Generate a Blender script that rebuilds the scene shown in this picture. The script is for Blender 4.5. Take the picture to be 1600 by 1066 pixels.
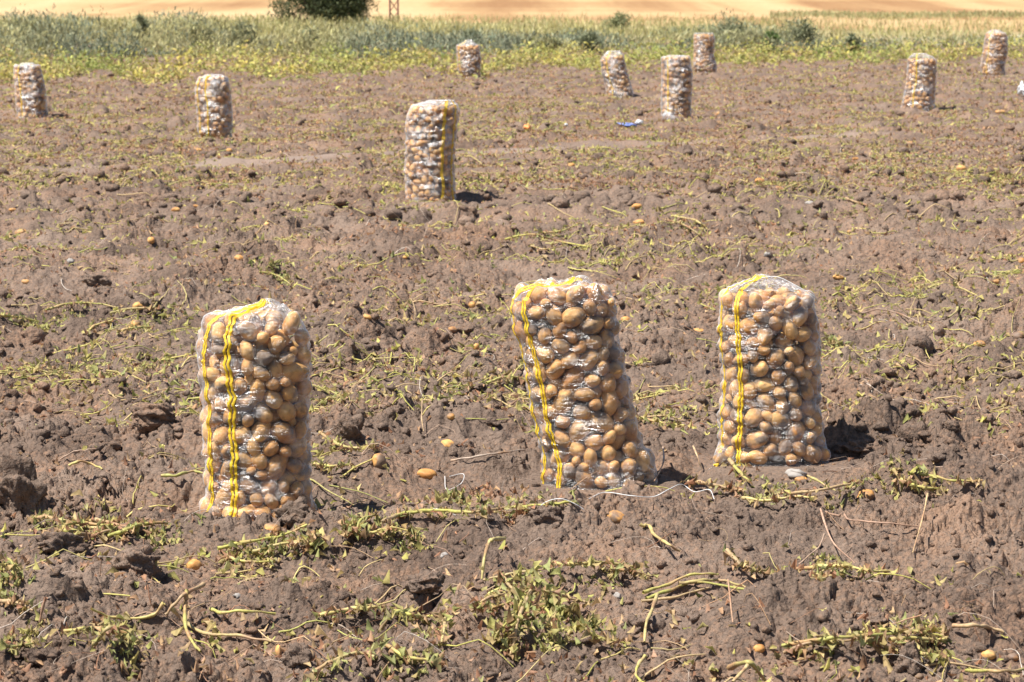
import bpy, math, random
import numpy as np
R = math.radians
scene = bpy.context.scene
for o in list(bpy.data.objects): bpy.data.objects.remove(o)

# ------------------------------------------------------------------ camera
W_PX, H_PX, F_PX = 1600.0, 1066.0, 4000.0
CAM_H, PITCH = 1.52, math.atan(563/4000.0)
cam_d = bpy.data.cameras.new('camera'); cam = bpy.data.objects.new('camera', cam_d)
scene.collection.objects.link(cam); scene.camera = cam
cam.location = (0, 0, CAM_H); cam.rotation_euler = (math.pi/2 - PITCH, 0, 0)
cam_d.sensor_width = 36; cam_d.lens = 36*F_PX/W_PX
cam_d.clip_start = 0.1; cam_d.clip_end = 6000
cam_d.dof.use_dof = True; cam_d.dof.focus_distance = 7.4; cam_d.dof.aperture_fstop = 13

# ------------------------------------------------------------------ light
SUN_EL, SUN_AZ = R(61), R(-117)      # azimuth from +Y, clockwise: the sun stands high on the left
world = bpy.data.worlds.new('World'); scene.world = world; world.use_nodes = True
wn = world.node_tree; wn.nodes.clear()
sky = wn.nodes.new('ShaderNodeTexSky'); sky.sky_type = 'NISHITA'; sky.sun_disc = False
sky.sun_elevation = SUN_EL; sky.sun_rotation = SUN_AZ; sky.altitude = 1000
bg = wn.nodes.new('ShaderNodeBackground'); bg.inputs[1].default_value = 0.068
wo = wn.nodes.new('ShaderNodeOutputWorld')
wn.links.new(sky.outputs[0], bg.inputs[0]); wn.links.new(bg.outputs[0], wo.inputs[0])
sl = bpy.data.lights.new('sun', 'SUN'); sl.energy = 5.0; sl.angle = R(0.53); sl.color = (1.0, 0.955, 0.89)
sun = bpy.data.objects.new('sun', sl); scene.collection.objects.link(sun)
to_sun = np.array([math.sin(SUN_AZ)*math.cos(SUN_EL), math.cos(SUN_AZ)*math.cos(SUN_EL), math.sin(SUN_EL)])
from mathutils import Vector, Matrix, Quaternion
sun.rotation_euler = Vector(to_sun).to_track_quat('Z', 'Y').to_euler()
sun.location = Vector(to_sun)*50
scene.view_settings.view_transform = 'Standard'; scene.view_settings.look = 'None'
scene.view_settings.exposure = 0.88; scene.view_settings.gamma = 1
scene.cycles.transparent_max_bounces = 12
scene.cycles.max_bounces = 5

C = scene.collection
rng = np.random.default_rng(7)

# ------------------------------------------------------------------ helpers
def tag(o, label=None, cat=None, group=None, kind=None):
    if label: o['label'] = label
    if cat: o['category'] = cat
    if group: o['group'] = group
    if kind: o['kind'] = kind
    return o

def empty(name, loc):
    o = bpy.data.objects.new(name, None); C.objects.link(o); o.location = loc; o.empty_display_size = .1
    return o

def mesh_np(name, V, F, mat, parent=None, cols=None, uv=None, smooth=True, loc=None):
    """F: list of int arrays (n,3) and/or (n,4)."""
    V = np.asarray(V, dtype=np.float32)
    if loc is not None: V = V - np.asarray(loc, dtype=np.float32)
    if not isinstance(F, (list, tuple)): F = [F]
    F = [f for f in F if len(f)]
    me = bpy.data.meshes.new(name)
    me.vertices.add(len(V)); me.vertices.foreach_set('co', V.ravel())
    nl = sum(f.size for f in F); npoly = sum(len(f) for f in F)
    me.loops.add(nl); me.polygons.add(npoly)
    me.loops.foreach_set('vertex_index', np.concatenate([f.ravel() for f in F]).astype(np.int32))
    tot = np.concatenate([np.full(len(f), f.shape[1]) for f in F]).astype(np.int32)
    st = np.concatenate([[0], np.cumsum(tot)[:-1]]).astype(np.int32)
    me.polygons.foreach_set('loop_start', st)
    me.polygons.foreach_set('loop_total', tot)
    me.polygons.foreach_set('use_smooth', np.full(npoly, smooth))
    if cols is not None:
        a = me.attributes.new('tint', 'FLOAT_COLOR', 'POINT')
        c4 = np.ones((len(V), 4), dtype=np.float32); c4[:, :cols.shape[1]] = cols
        a.data.foreach_set('color', c4.ravel())
    if uv is not None:
        a = me.attributes.new('wrap', 'FLOAT_VECTOR', 'POINT')
        u3 = np.zeros((len(V), 3), dtype=np.float32); u3[:, :uv.shape[1]] = uv
        a.data.foreach_set('vector', u3.ravel())
    me.update(calc_edges=True); me.validate()
    if mat: me.materials.append(mat)
    o = bpy.data.objects.new(name, me); C.objects.link(o)
    if parent: o.parent = parent
    if loc is not None and parent is None: o.location = loc
    return o

def _h(ix, iy, s):
    n = (ix.astype(np.int64)*374761393 + iy.astype(np.int64)*668265263 + s*1274126177) & 0xffffffff
    n = ((n ^ (n >> 13))*1274126177) & 0xffffffff
    n = ((n ^ (n >> 16))*2246822519) & 0xffffffff
    return ((n ^ (n >> 15)) & 0xffffff).astype(np.float64)/16777216.0

def noise(x, y, s):
    x0 = np.floor(x); y0 = np.floor(y); fx = x-x0; fy = y-y0
    ix = x0.astype(np.int64); iy = y0.astype(np.int64)
    u = fx*fx*fx*(fx*(fx*6-15)+10); v = fy*fy*fy*(fy*(fy*6-15)+10)
    def g(dx, dy):
        a = _h(ix+dx, iy+dy, s)*2*math.pi
        return np.cos(a)*(fx-dx)+np.sin(a)*(fy-dy)
    a = g(0, 0); b = g(1, 0); c = g(0, 1); d = g(1, 1)
    return ((a+(b-a)*u)*(1-v)+(c+(d-c)*u)*v)*1.5

def domes(x, y, cell, s, prob):
    """clods half sunk in the soil: height of the highest dome over each point"""
    wx = x + .25*cell*noise(x/cell*1.7, y/cell*1.7, s+50); wy = y + .25*cell*noise(x/cell*1.7+9, y/cell*1.7, s+51)
    gx = wx/cell; gy = wy/cell
    ix = np.floor(gx).astype(np.int64); iy = np.floor(gy).astype(np.int64)
    best = np.zeros_like(x)
    for dx in (-1, 0, 1):
        for dy in (-1, 0, 1):
            jx = ix+dx; jy = iy+dy
            on = _h(jx, jy, s) < prob
            r = .22+.30*_h(jx, jy, s+1)
            px = jx+.2+.6*_h(jx, jy, s+2); py = jy+.2+.6*_h(jx, jy, s+3)
            el = .7+.6*_h(jx, jy, s+4)
            q = 1-(((gx-px)*el)**2+((gy-py)/el)**2)/(r*r)
            hgt = np.where(on & (q > 0), np.sqrt(np.clip(q, 0, 1))*r*.85, 0)
            best = np.maximum(best, hgt)
    return best*cell

def plates(x, y, cell, s, crev=.25):
    """broken clods: tilted flat-faced pieces parted by narrow cracks"""
    wx = x+.30*cell*noise(x/cell*1.3, y/cell*1.3, s+60)+.12*cell*noise(x/cell*4, y/cell*4, s+62)
    wy = y+.30*cell*noise(x/cell*1.3+7, y/cell*1.3, s+61)+.12*cell*noise(x/cell*4+7, y/cell*4, s+63)
    gx = wx/cell; gy = wy/cell
    ix = np.floor(gx).astype(np.int64); iy = np.floor(gy).astype(np.int64)
    f1 = np.full_like(x, 9.); f2 = np.full_like(x, 9.); hh = np.zeros_like(x)
    for dx in (-1, 0, 1):
        for dy in (-1, 0, 1):
            jx = ix+dx; jy = iy+dy
            px = gx-(jx+_h(jx, jy, s)); py = gy-(jy+_h(jx, jy, s+1))
            d = np.sqrt(px*px+py*py); a = _h(jx, jy, s+2)
            v = (a**1.6)*1.0+px*(_h(jx, jy, s+3)-.5)*1.3+py*(_h(jx, jy, s+4)-.5)*1.3
            c = d < f1
            f2 = np.where(c, f1, np.minimum(f2, d)); hh = np.where(c, v, hh); f1 = np.where(c, d, f1)
    return (hh-crev*np.clip(1-(f2-f1)/.16, 0, 1))*cell
def tan_alpha(py): return math.tan(math.atan((py-533)/F_PX)+PITCH)
def ray(px, py):
    xc = (px-800)/F_PX; yc = -(py-533)/F_PX
    return np.array([xc, math.cos(PITCH)+yc*math.sin(PITCH), -math.sin(PITCH)+yc*math.cos(PITCH)])
def at_z(px, py, z=0.0):
    d = ray(px, py); t = (z-CAM_H)/d[2]
    return np.array([d[0]*t, d[1]*t, z])
def at_y(px, py, Y):
    d = ray(px, py); t = Y/d[1]
    return np.array([d[0]*t, Y, CAM_H+d[2]*t])

# wheel track crossing the field
TA = at_z(0, 275)[:2]; TB = at_z(1600, 200)[:2]
TD = (TB-TA)/np.linalg.norm(TB-TA); TN = np.array([-TD[1], TD[0]])
def track_mask(x, y):
    d = (x-TA[0])*TN[0]+(y-TA[1])*TN[1] + .12*noise(x*.5, y*.5, 77)
    al = (x-TA[0])*TD[0]+(y-TA[1])*TD[1]; LL = float(np.linalg.norm(TB-TA))
    fade = np.clip((.86-al/LL)/.12, 0, 1)*np.clip(al/LL/.35+.35, 0, 1)*np.clip(.85+.9*noise(x*.45, y*.45, 78), .4, 1)
    return np.exp(-(d/.32)**4)*fade

# ------------------------------------------------------------------ sack outlines read off the photograph: (y, x left, x right)
SACKS = [
 dict(key='a', base=819, ridge=0, out=[(468,412,424),(472,392,446),(485,335,462),(499,315,476),(519,309,485),(558,304,488),(598,310,489),(637,314,486),(676,313,486),(716,316,487),(755,318,488),(775,317,492),(795,311,495),(812,309,492)],
      top=22, stripes=[(-143,.5),(-109,1)], nu=190, nv=220, seed=3,
      label='wide clear potato sack with two yellow stripes, standing closest to the camera'),
 dict(key='b', base=764, out=[(433,898,914),(440,868,935),(449,812,952),(463,797,963),(481,794,965),(517,801,969),(552,811,976),(588,819,983),(624,824,990),(660,832,997),(695,842,1010),(713,845,1020),(731,845,1030),(749,843,1036)],
      top=12, stripes=[(-166,.5),(-134,.9)], nu=190, nv=220, seed=11,
      label='clear potato sack leaning to the left and flaring out at its bottom right corner'),
 dict(key='c', base=728, out=[(430,1183,1197),(434,1165,1222),(445,1135,1252),(463,1123,1273),(481,1121,1278),(517,1120,1281),(552,1123,1283),(588,1126,1284),(624,1124,1282),(660,1120,1286),(684,1123,1291),(706,1118,1298),(718,1114,1299)],
      top=27, stripes=[(-166,.5),(-129,1)], nu=180, nv=210, seed=21,
      label='upright clear potato sack with a loose white drawstring loop over its top'),
 dict(key='d', base=317, out=[(157,672,708),(159,655,713),(162,645,717),(169,638,719),(186,633,718),(203,633,715),(236,632,712),(270,631,711),(304,633,713),(314,635,712)],
      top=8, stripes=[(-64,1),(-30,.8)], nu=120, nv=140, seed=31,
      label='clear potato sack alone in mid field with its yellow stripe on the right side'),
 dict(key='e', base=221, out=[(117,325,345),(120,312,355),(127,305,359),(150,304,362),(180,306,365),(205,309,365),(217,312,361)],
      top=3, stripes=[(-140,.7),(-105,.8)], nu=80, nv=90, seed=41,
      label='small distant sack of potatoes standing above the first sack, with two yellow stripes'),
 dict(key='f', base=184, out=[(99,35,52),(103,23,62),(110,18,66),(142,22,71),(165,24,73),(180,25,73)],
      top=3, stripes=[(-118,.9)], nu=70, nv=80, seed=51,
      label='distant sack of potatoes closest to the left edge of the field'),
 dict(key='g', base=124, out=[(63,731,738),(66,724,743),(71,714,748),(94,714,752),(112,717,752),(121,720,752)],
      top=8, stripes=[(-140,.7)], nu=60, nv=70, seed=61,
      label='small distant sack of potatoes with a pointed top, standing before the green weeds'),
 dict(key='h', base=152, out=[(80,950,968),(84,941,974),(92,938,978),(115,942,985),(135,947,988),(148,948,988)],
      top=7, stripes=[(-120,.9)], nu=70, nv=80, seed=71,
      label='short distant sack of potatoes leaning left with a thin white string at its left'),
 dict(key='i', base=187, out=[(87,1045,1070),(89,1034,1080),(94,1031,1084),(120,1031,1084),(160,1032,1083),(183,1032,1083)],
      top=2, stripes=[(-125,1)], nu=80, nv=90, seed=81,
      label='tall distant sack of potatoes with a yellow stripe, a clear plastic scrap at its foot'),
 dict(key='j', base=117, out=[(52,1088,1112),(54,1084,1116),(60,1082,1117),(85,1082,1118),(105,1084,1120),(114,1085,1120)],
      top=2, stripes=[(-172,.6)], nu=60, nv=70, seed=91,
      label='squarish distant sack of potatoes standing just behind the tall striped one'),
 dict(key='k', base=174, out=[(84,1428,1445),(87,1421,1458),(95,1417,1466),(130,1415,1466),(155,1412,1463),(171,1409,1462)],
      top=8, stripes=[(-115,.9)], nu=70, nv=80, seed=101,
      label='distant sack of potatoes leaning right with a ragged crumpled top'),
 dict(key='l', base=118, out=[(47,1549,1562),(51,1540,1570),(60,1536,1575),(85,1534,1574),(105,1532,1572),(114,1531,1571)],
      top=5, stripes=[(-130,.8)], nu=60, nv=70, seed=111,
      label='distant round-topped sack of potatoes nearest the upper right corner'),
]
for s in SACKS:
    ws = [(r-l)/2 for y, l, r in s['out'][len(s['out'])//2:]]
    df = at_z(800, s['base'])[1]
    hw = np.mean(ws)/F_PX*df
    s['dp'] = hw*.84; s['Y'] = df+s['dp']*.88
    tab = []
    jr = np.random.default_rng(s['seed']+77)
    for y, l, r in s['out']:
        if s['key'] not in 'abcd': l += jr.normal(0, 1.3); r += jr.normal(0, 1.3)
        g_ = (r-l)*.012; l -= g_; r += g_
        a = at_y(l, y, s['Y']); b = at_y(r, y, s['Y'])
        if a[2] > .015: tab.append((a[2], a[0], b[0]))
    tab.sort()
    tab = [(-0.012, tab[0][1], tab[0][2])]+tab
    tab = np.array(tab)
    s['X'] = (tab[0, 1]+tab[0, 2])/2
    s['z'] = tab[:, 0]; s['cx'] = (tab[:, 1]+tab[:, 2])/2-s['X']; s['w'] = (tab[:, 2]-tab[:, 1])/2
    s['zt'] = tab[-1, 0]
SX = np.array([s['X'] for s in SACKS]); SY = np.array([s['Y'] for s in SACKS]); SR = np.array([s['w'][0] for s in SACKS])

# ------------------------------------------------------------------ the soil's shape
def step(y): return np.clip(y*y*.6/6080, .006, .25)
def hf(x, y):
    x = np.asarray(x, float); y = np.asarray(y, float)
    st = step(np.abs(y))
    k = lambda lam: np.clip((lam/st-1.1)/1.6, 0.0, 1)
    q = y-.3*x
    h = .030*np.sin(2*math.pi*q/.78+1.6*noise(x*.4, y*.4, 5))*(.5+.5*np.clip(1-y/40, 0, 1))
    h = h+.045*noise(x*.9, y*1.3, 1)+.030*noise(x*2.3, y*3, 2)
    rough = .65+.90*np.clip(noise(x*1.1, y*1.6, 9)+.35, 0, 1)
    f = .030*noise(x*6, y*7, 3)+.014*(noise(x*3.4+4, y*4, 33) > .12)*np.clip(noise(x*9, y*9, 34)+.5, 0, 1)
    f = f+.024*(.5-np.abs(noise(x*12, y*12, 4)))*k(.08)
    f = f+.014*(.4-np.abs(noise(x*27, y*27, 6)))*k(.04)
    f = f+.0085*(.4-np.abs(noise(x*55, y*55, 7)))*k(.018)
    f = f+.0045*noise(x*110, y*110, 8)*k(.009)
    d = np.maximum(np.maximum(domes(x, y, .22, 100, .22)*.75, domes(x, y, .10, 110, .34)*k(.1)),
                   np.maximum(domes(x, y, .05, 120, .42)*k(.045), domes(x, y, .025, 130, .45)*k(.02)))
    tm = track_mask(x, y)
    pm = np.clip(noise(x*1.7+3, y*2.1, 90)*1.6+.55, 0.12, 1)
    f = f+(plates(x, y, .15, 140)*.17*k(.15)+plates(x, y, .060, 150)*.25*k(.07)+plates(x, y, .026, 160)*.30*k(.03))*pm-.012
    h = h+(f*.9+d*.8)*rough*(1-.82*tm)+.016*tm
    flat = np.zeros_like(h)
    for i in range(len(SX)):
        dd = np.sqrt((x-SX[i])**2+((y-SY[i]))**2)/(SR[i]*1.25)
        flat = np.maximum(flat, np.clip(1.25-dd, 0, .25)*4)
    return h*(1-flat)+flat*(.3*h*np.sign(np.clip(h, 0, 1))*.5-.002)

def ground_at(px, py, lift=0.0):
    y0 = at_z(px, py, .10)[1]; y1 = at_z(px, py, -.10)[1]
    Y = np.linspace(y0, y1, 240); d = ray(px, py); t = Y/d[1]
    X = d[0]*t; Z = CAM_H+d[2]*t; g = hf(X, Y)+lift
    i = int(np.argmax(Z <= g)) if (Z <= g).any() else 120
    return np.array([X[i], Y[i], g[i]])

# ------------------------------------------------------------------ node material helpers
def mat(name):
    m = bpy.data.materials.new(name); m.use_nodes = True
    nt = m.node_tree; nt.nodes.clear()
    out = nt.nodes.new('ShaderNodeOutputMaterial')
    return m, nt, out
def N(nt, t, **kw):
    n = nt.nodes.new('ShaderNode'+t)
    for k, v in kw.items():
        if k in ('inp',):
            for a, b in v.items():
                if hasattr(b, 'links'): nt.links.new(b, n.inputs[a])
                else: n.inputs[a].default_value = b
        else: setattr(n, k, v)
    return n
def ramp(nt, fac, stops):
    r = nt.nodes.new('ShaderNodeValToRGB'); nt.links.new(fac, r.inputs[0])
    e = r.color_ramp.elements
    while len(e) > 1: e.remove(e[-1])
    e[0].position = stops[0][0]; e[0].color = (*stops[0][1], 1)
    for p, c in stops[1:]:
        x = e.new(p); x.color = (*c, 1)
    return r
def g3(v): return (v, v, v)

# soil
m_soil, nt, out = mat('tilled_soil')
geo = N(nt, 'NewGeometry'); P = geo.outputs['Position']
n1 = N(nt, 'TexNoise', inp={'Vector': P, 'Scale': 1.3, 'Detail': 8.0, 'Roughness': .65})
n2 = N(nt, 'TexNoise', inp={'Vector': P, 'Scale': 42.0, 'Detail': 6.0, 'Roughness': .7})
c1 = ramp(nt, n1.outputs[0], [(.3, (.112, .078, .059)), (.5, (.176, .127, .097)), (.72, (.262, .193, .148))])
c2 = ramp(nt, n2.outputs[0], [(.28, (.62, .6, .6)), (.5, (1, 1, 1)), (.75, (1.25, 1.24, 1.22))])
mx = N(nt, 'Mix', data_type='RGBA', blend_type='MULTIPLY', inp={0: 1.0, 6: c1.outputs[0], 7: c2.outputs[0]})
# chaff and dry leaf crumbs worked into the soil
n3 = N(nt, 'TexNoise', inp={'Vector': P, 'Scale': 2.1, 'Detail': 3.0})
n4 = N(nt, 'TexNoise', inp={'Vector': P, 'Scale': 75.0, 'Detail': 2.0})
add = N(nt, 'Math', operation='ADD', inp={0: n3.outputs[0], 1: n4.outputs[0]})
cr = ramp(nt, add.outputs[0], [(1.0, g3(0)), (1.0, g3(0)), (1.0, g3(0))])
e = cr.color_ramp.elements; e[0].position = 0; e[1].position = .48; e[2].position = .63; e[2].color = (.6, .6, .6, 1)
half = N(nt, 'Math', operation='MULTIPLY', inp={0: add.outputs[0], 1: .5}); nt.links.new(half.outputs[0], cr.inputs[0])
mx2 = N(nt, 'Mix', data_type='RGBA', inp={0: cr.outputs[0], 6: mx.outputs[2], 7: (.34, .205, .13, 1)})
nt.links.new(cr.outputs[0], mx2.inputs[0])
at = N(nt, 'Attribute', attribute_name='tint')
sp = N(nt, 'SeparateColor', inp={0: at.outputs['Color']})
mx3 = N(nt, 'Mix', data_type='RGBA', inp={0: sp.outputs[0], 6: mx2.outputs[2], 7: (.36, .275, .225, 1)})
bn = N(nt, 'TexNoise', inp={'Vector': P, 'Scale': 160.0, 'Detail': 7.0, 'Roughness': .75})
nzw = N(nt, 'TexNoise', inp={'Vector': P, 'Scale': 35.0, 'Detail': 2.0})
wv = N(nt, 'VectorMath', operation='MULTIPLY_ADD', inp={0: nzw.outputs['Color'], 1: (.02, .02, .02), 2: P})
v1 = N(nt, 'TexVoronoi', inp={'Vector': wv.outputs[0], 'Scale': 70.0}); v1.feature = 'SMOOTH_F1'
v2 = N(nt, 'TexVoronoi', inp={'Vector': wv.outputs[0], 'Scale': 170.0}); v2.feature = 'SMOOTH_F1'
b0 = N(nt, 'Bump', invert=True, inp={'Strength': .8, 'Distance': .010, 'Height': v1.outputs['Distance']})
b00 = N(nt, 'Bump', invert=True, inp={'Strength': .8, 'Distance': .005, 'Height': v2.outputs['Distance'], 'Normal': b0.outputs[0]})
bu = N(nt, 'Bump', inp={'Strength': .9, 'Distance': .006, 'Height': bn.outputs[0], 'Normal': b00.outputs[0]})
bs = N(nt, 'BsdfPrincipled', inp={'Base Color': mx3.outputs[2], 'Roughness': .96, 'Normal': bu.outputs[0]})
bs.inputs['Specular IOR Level'].default_value = .15
nt.links.new(bs.outputs[0], out.inputs[0])

def leaf_mat(name, trans=.35, rough=.7):
    m, nt, out = mat(name)
    at = N(nt, 'Attribute', attribute_name='tint'); geo = N(nt, 'NewGeometry')
    n = N(nt, 'TexNoise', inp={'Vector': geo.outputs['Position'], 'Scale': 90.0, 'Detail': 3.0})
    r = ramp(nt, n.outputs[0], [(.3, g3(.72)), (.7, g3(1.22))])
    mx = N(nt, 'Mix', data_type='RGBA', blend_type='MULTIPLY', inp={0: 1.0, 6: at.outputs['Color'], 7: r.outputs[0]})
    b = N(nt, 'BsdfPrincipled', inp={'Base Color': mx.outputs[2], 'Roughness': rough})
    b.inputs['Specular IOR Level'].default_value = .3
    t = N(nt, 'BsdfTranslucent', inp={'Color': mx.outputs[2]})
    s = N(nt, 'MixShader', inp={0: trans, 1: b.outputs[0], 2: t.outputs[0]})
    nt.links.new(s.outputs[0], out.inputs[0]); return m
m_leaf = leaf_mat('leaf'); m_stem = leaf_mat('stem', .08, .55)
m_weed = leaf_mat('weed', .3, .7)

# potato skin
m_pot, nt, out = mat('potato_skin')
geo = N(nt, 'NewGeometry'); P = geo.outputs['Position']
oi = N(nt, 'ObjectInfo')
a1 = N(nt, 'TexNoise', inp={'Vector': P, 'Scale': 13.0, 'Detail': 2.0})
a2 = N(nt, 'TexNoise', inp={'Vector': P, 'Scale': 60.0, 'Detail': 6.0, 'Roughness': .65})
cc = ramp(nt, a1.outputs[0], [(.3, (.45, .20, .060)), (.5, (.60, .315, .10)), (.7, (.70, .42, .155))])
c5 = ramp(nt, a2.outputs[0], [(.32, (.6, .55, .5)), (.5, (1, 1, 1)), (.7, (1.12, 1.12, 1.1))])
mm = N(nt, 'Mix', data_type='RGBA', blend_type='MULTIPLY', inp={0: 1.0, 6: cc.outputs[0], 7: c5.outputs[0]})
d1 = N(nt, 'TexNoise', inp={'Vector': P, 'Scale': 19.0, 'Detail': 5.0, 'Roughness': .6, 'Distortion': .4})
d2 = N(nt, 'TexNoise', inp={'Vector': P, 'Scale': 11.0, 'Detail': 1.0})
dsum = N(nt, 'Math', operation='MULTIPLY_ADD', inp={0: d2.outputs[0], 1: 1.1, 2: -.55})
dsm = N(nt, 'Math', operation='ADD', inp={0: dsum.outputs[0], 1: d1.outputs[0]})
dr = ramp(nt, dsm.outputs[0], [(.50, g3(0)), (.68, g3(.85))])
m2 = N(nt, 'Mix', data_type='RGBA', inp={0: dr.outputs[0], 6: mm.outputs[2], 7: (.135, .105, .088, 1)})
v = N(nt, 'TexVoronoi', inp={'Vector': P, 'Scale': 55.0})
vr = ramp(nt, v.outputs['Distance'], [(0.0, g3(0)), (.16, g3(1))])
bu = N(nt, 'Bump', inp={'Strength': .35, 'Distance': .003, 'Height': vr.outputs[0]})
bu2 = N(nt, 'Bump', inp={'Strength': .25, 'Distance': .002, 'Height': a2.outputs[0], 'Normal': bu.outputs[0]})
bs = N(nt, 'BsdfPrincipled', inp={'Base Color': m2.outputs[2], 'Roughness': .62, 'Normal': bu2.outputs[0]})
bs.inputs['Specular IOR Level'].default_value = .35
nt.links.new(bs.outputs[0], out.inputs[0])

# thin clear plastic film with a woven thread and stretch creases
def film_mat(name, g0, g1, rough):
  m_film, nt, out = mat(name)
  at = N(nt, 'Attribute', attribute_name='wrap')
  mp = N(nt, 'Mapping', inp={'Vector': at.outputs['Vector'], 'Scale': (14, 62, 1), 'Rotation': (0, 0, .10)})
  w1 = N(nt, 'TexNoise', inp={'Vector': mp.outputs[0], 'Scale': 1.0, 'Detail': 5.0, 'Roughness': .6, 'Distortion': .8})
  mp2 = N(nt, 'Mapping', inp={'Vector': at.outputs['Vector'], 'Scale': (160, 380, 1), 'Rotation': (0, 0, -.25)})
  w2 = N(nt, 'TexNoise', inp={'Vector': mp2.outputs[0], 'Scale': 1.0, 'Detail': 3.0})
  b1 = N(nt, 'Bump', inp={'Strength': .85, 'Distance': .030, 'Height': w1.outputs[0]})
  b2 = N(nt, 'Bump', inp={'Strength': .55, 'Distance': .0018, 'Height': w2.outputs[0], 'Normal': b1.outputs[0]})
  gl = N(nt, 'BsdfGlossy', inp={'Color': (1, 1, 1, 1), 'Roughness': rough, 'Normal': b2.outputs[0]})
  tr = N(nt, 'BsdfTransparent', inp={'Color': (.97, .97, .97, 1)})
  df = N(nt, 'BsdfDiffuse', inp={'Color': (.86, .87, .88, 1)})
  tl = N(nt, 'BsdfTranslucent', inp={'Color': (.86, .87, .88, 1)})
  milk = N(nt, 'MixShader', inp={0: .45, 1: df.outputs[0], 2: tl.outputs[0]})
  lw = N(nt, 'LayerWeight', inp={'Blend': .5})
  pw = N(nt, 'Math', operation='POWER', inp={0: lw.outputs['Facing'], 1: 2.7})
  pm = N(nt, 'Math', operation='MULTIPLY_ADD', inp={0: pw.outputs[0], 1: .95, 2: .022}, use_clamp=True)
  body = N(nt, 'MixShader', inp={0: pm.outputs[0], 1: tr.outputs[0], 2: milk.outputs[0]})
  pw5 = N(nt, 'Math', operation='POWER', inp={0: lw.outputs['Facing'], 1: 4.0})
  mpm = N(nt, 'Mapping', inp={'Vector': at.outputs['Vector'], 'Scale': (7, 13, 1), 'Rotation': (0, 0, .15)})
  wm = N(nt, 'TexNoise', inp={'Vector': mpm.outputs[0], 'Scale': 1.0, 'Detail': 3.0, 'Roughness': .6})
  rm_ = ramp(nt, wm.outputs[0], [(.47, g3(g0)), (.61, g3(g1))])
  fm = N(nt, 'Math', operation='MULTIPLY_ADD', inp={0: pw5.outputs[0], 1: .30, 2: rm_.outputs[0]}, use_clamp=True)
  fin = N(nt, 'MixShader', inp={0: fm.outputs[0], 1: body.outputs[0], 2: gl.outputs[0]})
  nt.links.new(fin.outputs[0], out.inputs[0])
  return m_film
m_film = film_mat('clear_plastic_film', .035, .20, .23)
m_film_far = film_mat('crumpled_plastic_film', .055, .36, .27)

def plain(name, col, rough=.5, spec=.5, trans=0.0, bump=0, scale=60):
    m, nt, out = mat(name)
    geo = N(nt, 'NewGeometry')
    n = N(nt, 'TexNoise', inp={'Vector': geo.outputs['Position'], 'Scale': float(scale), 'Detail': 5.0})
    r = ramp(nt, n.outputs[0], [(.3, tuple(c*.78 for c in col)), (.7, tuple(min(1, c*1.15) for c in col))])
    b = N(nt, 'BsdfPrincipled', inp={'Base Color': r.outputs[0], 'Roughness': rough})
    b.inputs['Specular IOR Level'].default_value = spec
    if bump:
        q = N(nt, 'Bump', inp={'Strength': bump, 'Distance': .004, 'Height': n.outputs[0]}); nt.links.new(q.outputs[0], b.inputs['Normal'])
    if trans:
        t = N(nt, 'BsdfTranslucent', inp={'Color': r.outputs[0]})
        s = N(nt, 'MixShader', inp={0: trans, 1: b.outputs[0], 2: t.outputs[0]}); nt.links.new(s.outputs[0], out.inputs[0])
    else: nt.links.new(b.outputs[0], out.inputs[0])
    return m
m_yel = plain('yellow_tape', (.88, .59, .03), .4, .5, .2, .5, 260)
m_string = plain('white_twine', (.78, .78, .76), .5)
m_rust = plain('rusty_steel', (.30, .15, .11), .8)
m_bark = plain('bark', (.14, .11, .085), .9, .2, 0, .8, 20)
m_blue = plain('blue_plastic', (.30, .38, .75), .35, .5, .3)
m_orange = plain('orange_plastic', (.85, .27, .06), .5)
m_stone = plain('pale_stone', (.33, .30, .27), .8, .2, 0, .5, 40)
m_white = plain('white_plastic', (.75, .75, .76), .3, .6, .2)

# ------------------------------------------------------------------ ground mesh: one sheet, finer where the camera is near
def grid_faces(nr, nc):
    i = np.arange(nr-1)[:, None]*nc+np.arange(nc-1)[None, :]
    return np.stack([i, i+1, i+nc+1, i+nc], -1).reshape(-1, 4)
srows = np.concatenate([np.arange(1500, 600, -1.0), np.arange(600, 97, -.6)])
ys = np.concatenate([np.array([-30, -15, -6, -2, 0, 1, 2, 2.8, 3.4, 3.8]), 6080/srows])
tans = np.concatenate([np.array([-9, -5, -3, -2, -1.3, -.9, -.7, -.55]), np.arange(-.45, -.215, .0016), np.arange(-.215, .215, .00042),
                       np.arange(.215, .45, .0016), np.array([.55, .7, .9, 1.3, 2, 3, 5, 9])])
GY = np.repeat(ys[:, None], len(tans), 1); GX = tans[None, :]*np.maximum(GY, 4.2)
GZ = np.empty_like(GX)
for i in range(0, len(ys), 60):
    GZ[i:i+60] = hf(GX[i:i+60], GY[i:i+60])
tint = np.zeros((GX.size, 3), dtype=np.float32); tint[:, 0] = (track_mask(GX, GY)*.55).ravel()
ground = mesh_np('ground', np.stack([GX, GY, GZ], -1).reshape(-1, 3), grid_faces(*GX.shape), m_soil, cols=tint)
tag(ground, 'brown tilled soil of the harvested potato field', kind='structure')
GEND = ys[-1]; ZEND = GZ[-1].copy(); XEND = GX[-1].copy()

# land beyond: meadow strip, then the stubble slope
m_far, nt, out = mat('dry_meadow_and_stubble')
geo = N(nt, 'NewGeometry'); P = geo.outputs['Position']
sx = N(nt, 'SeparateXYZ', inp={0: P})
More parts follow.
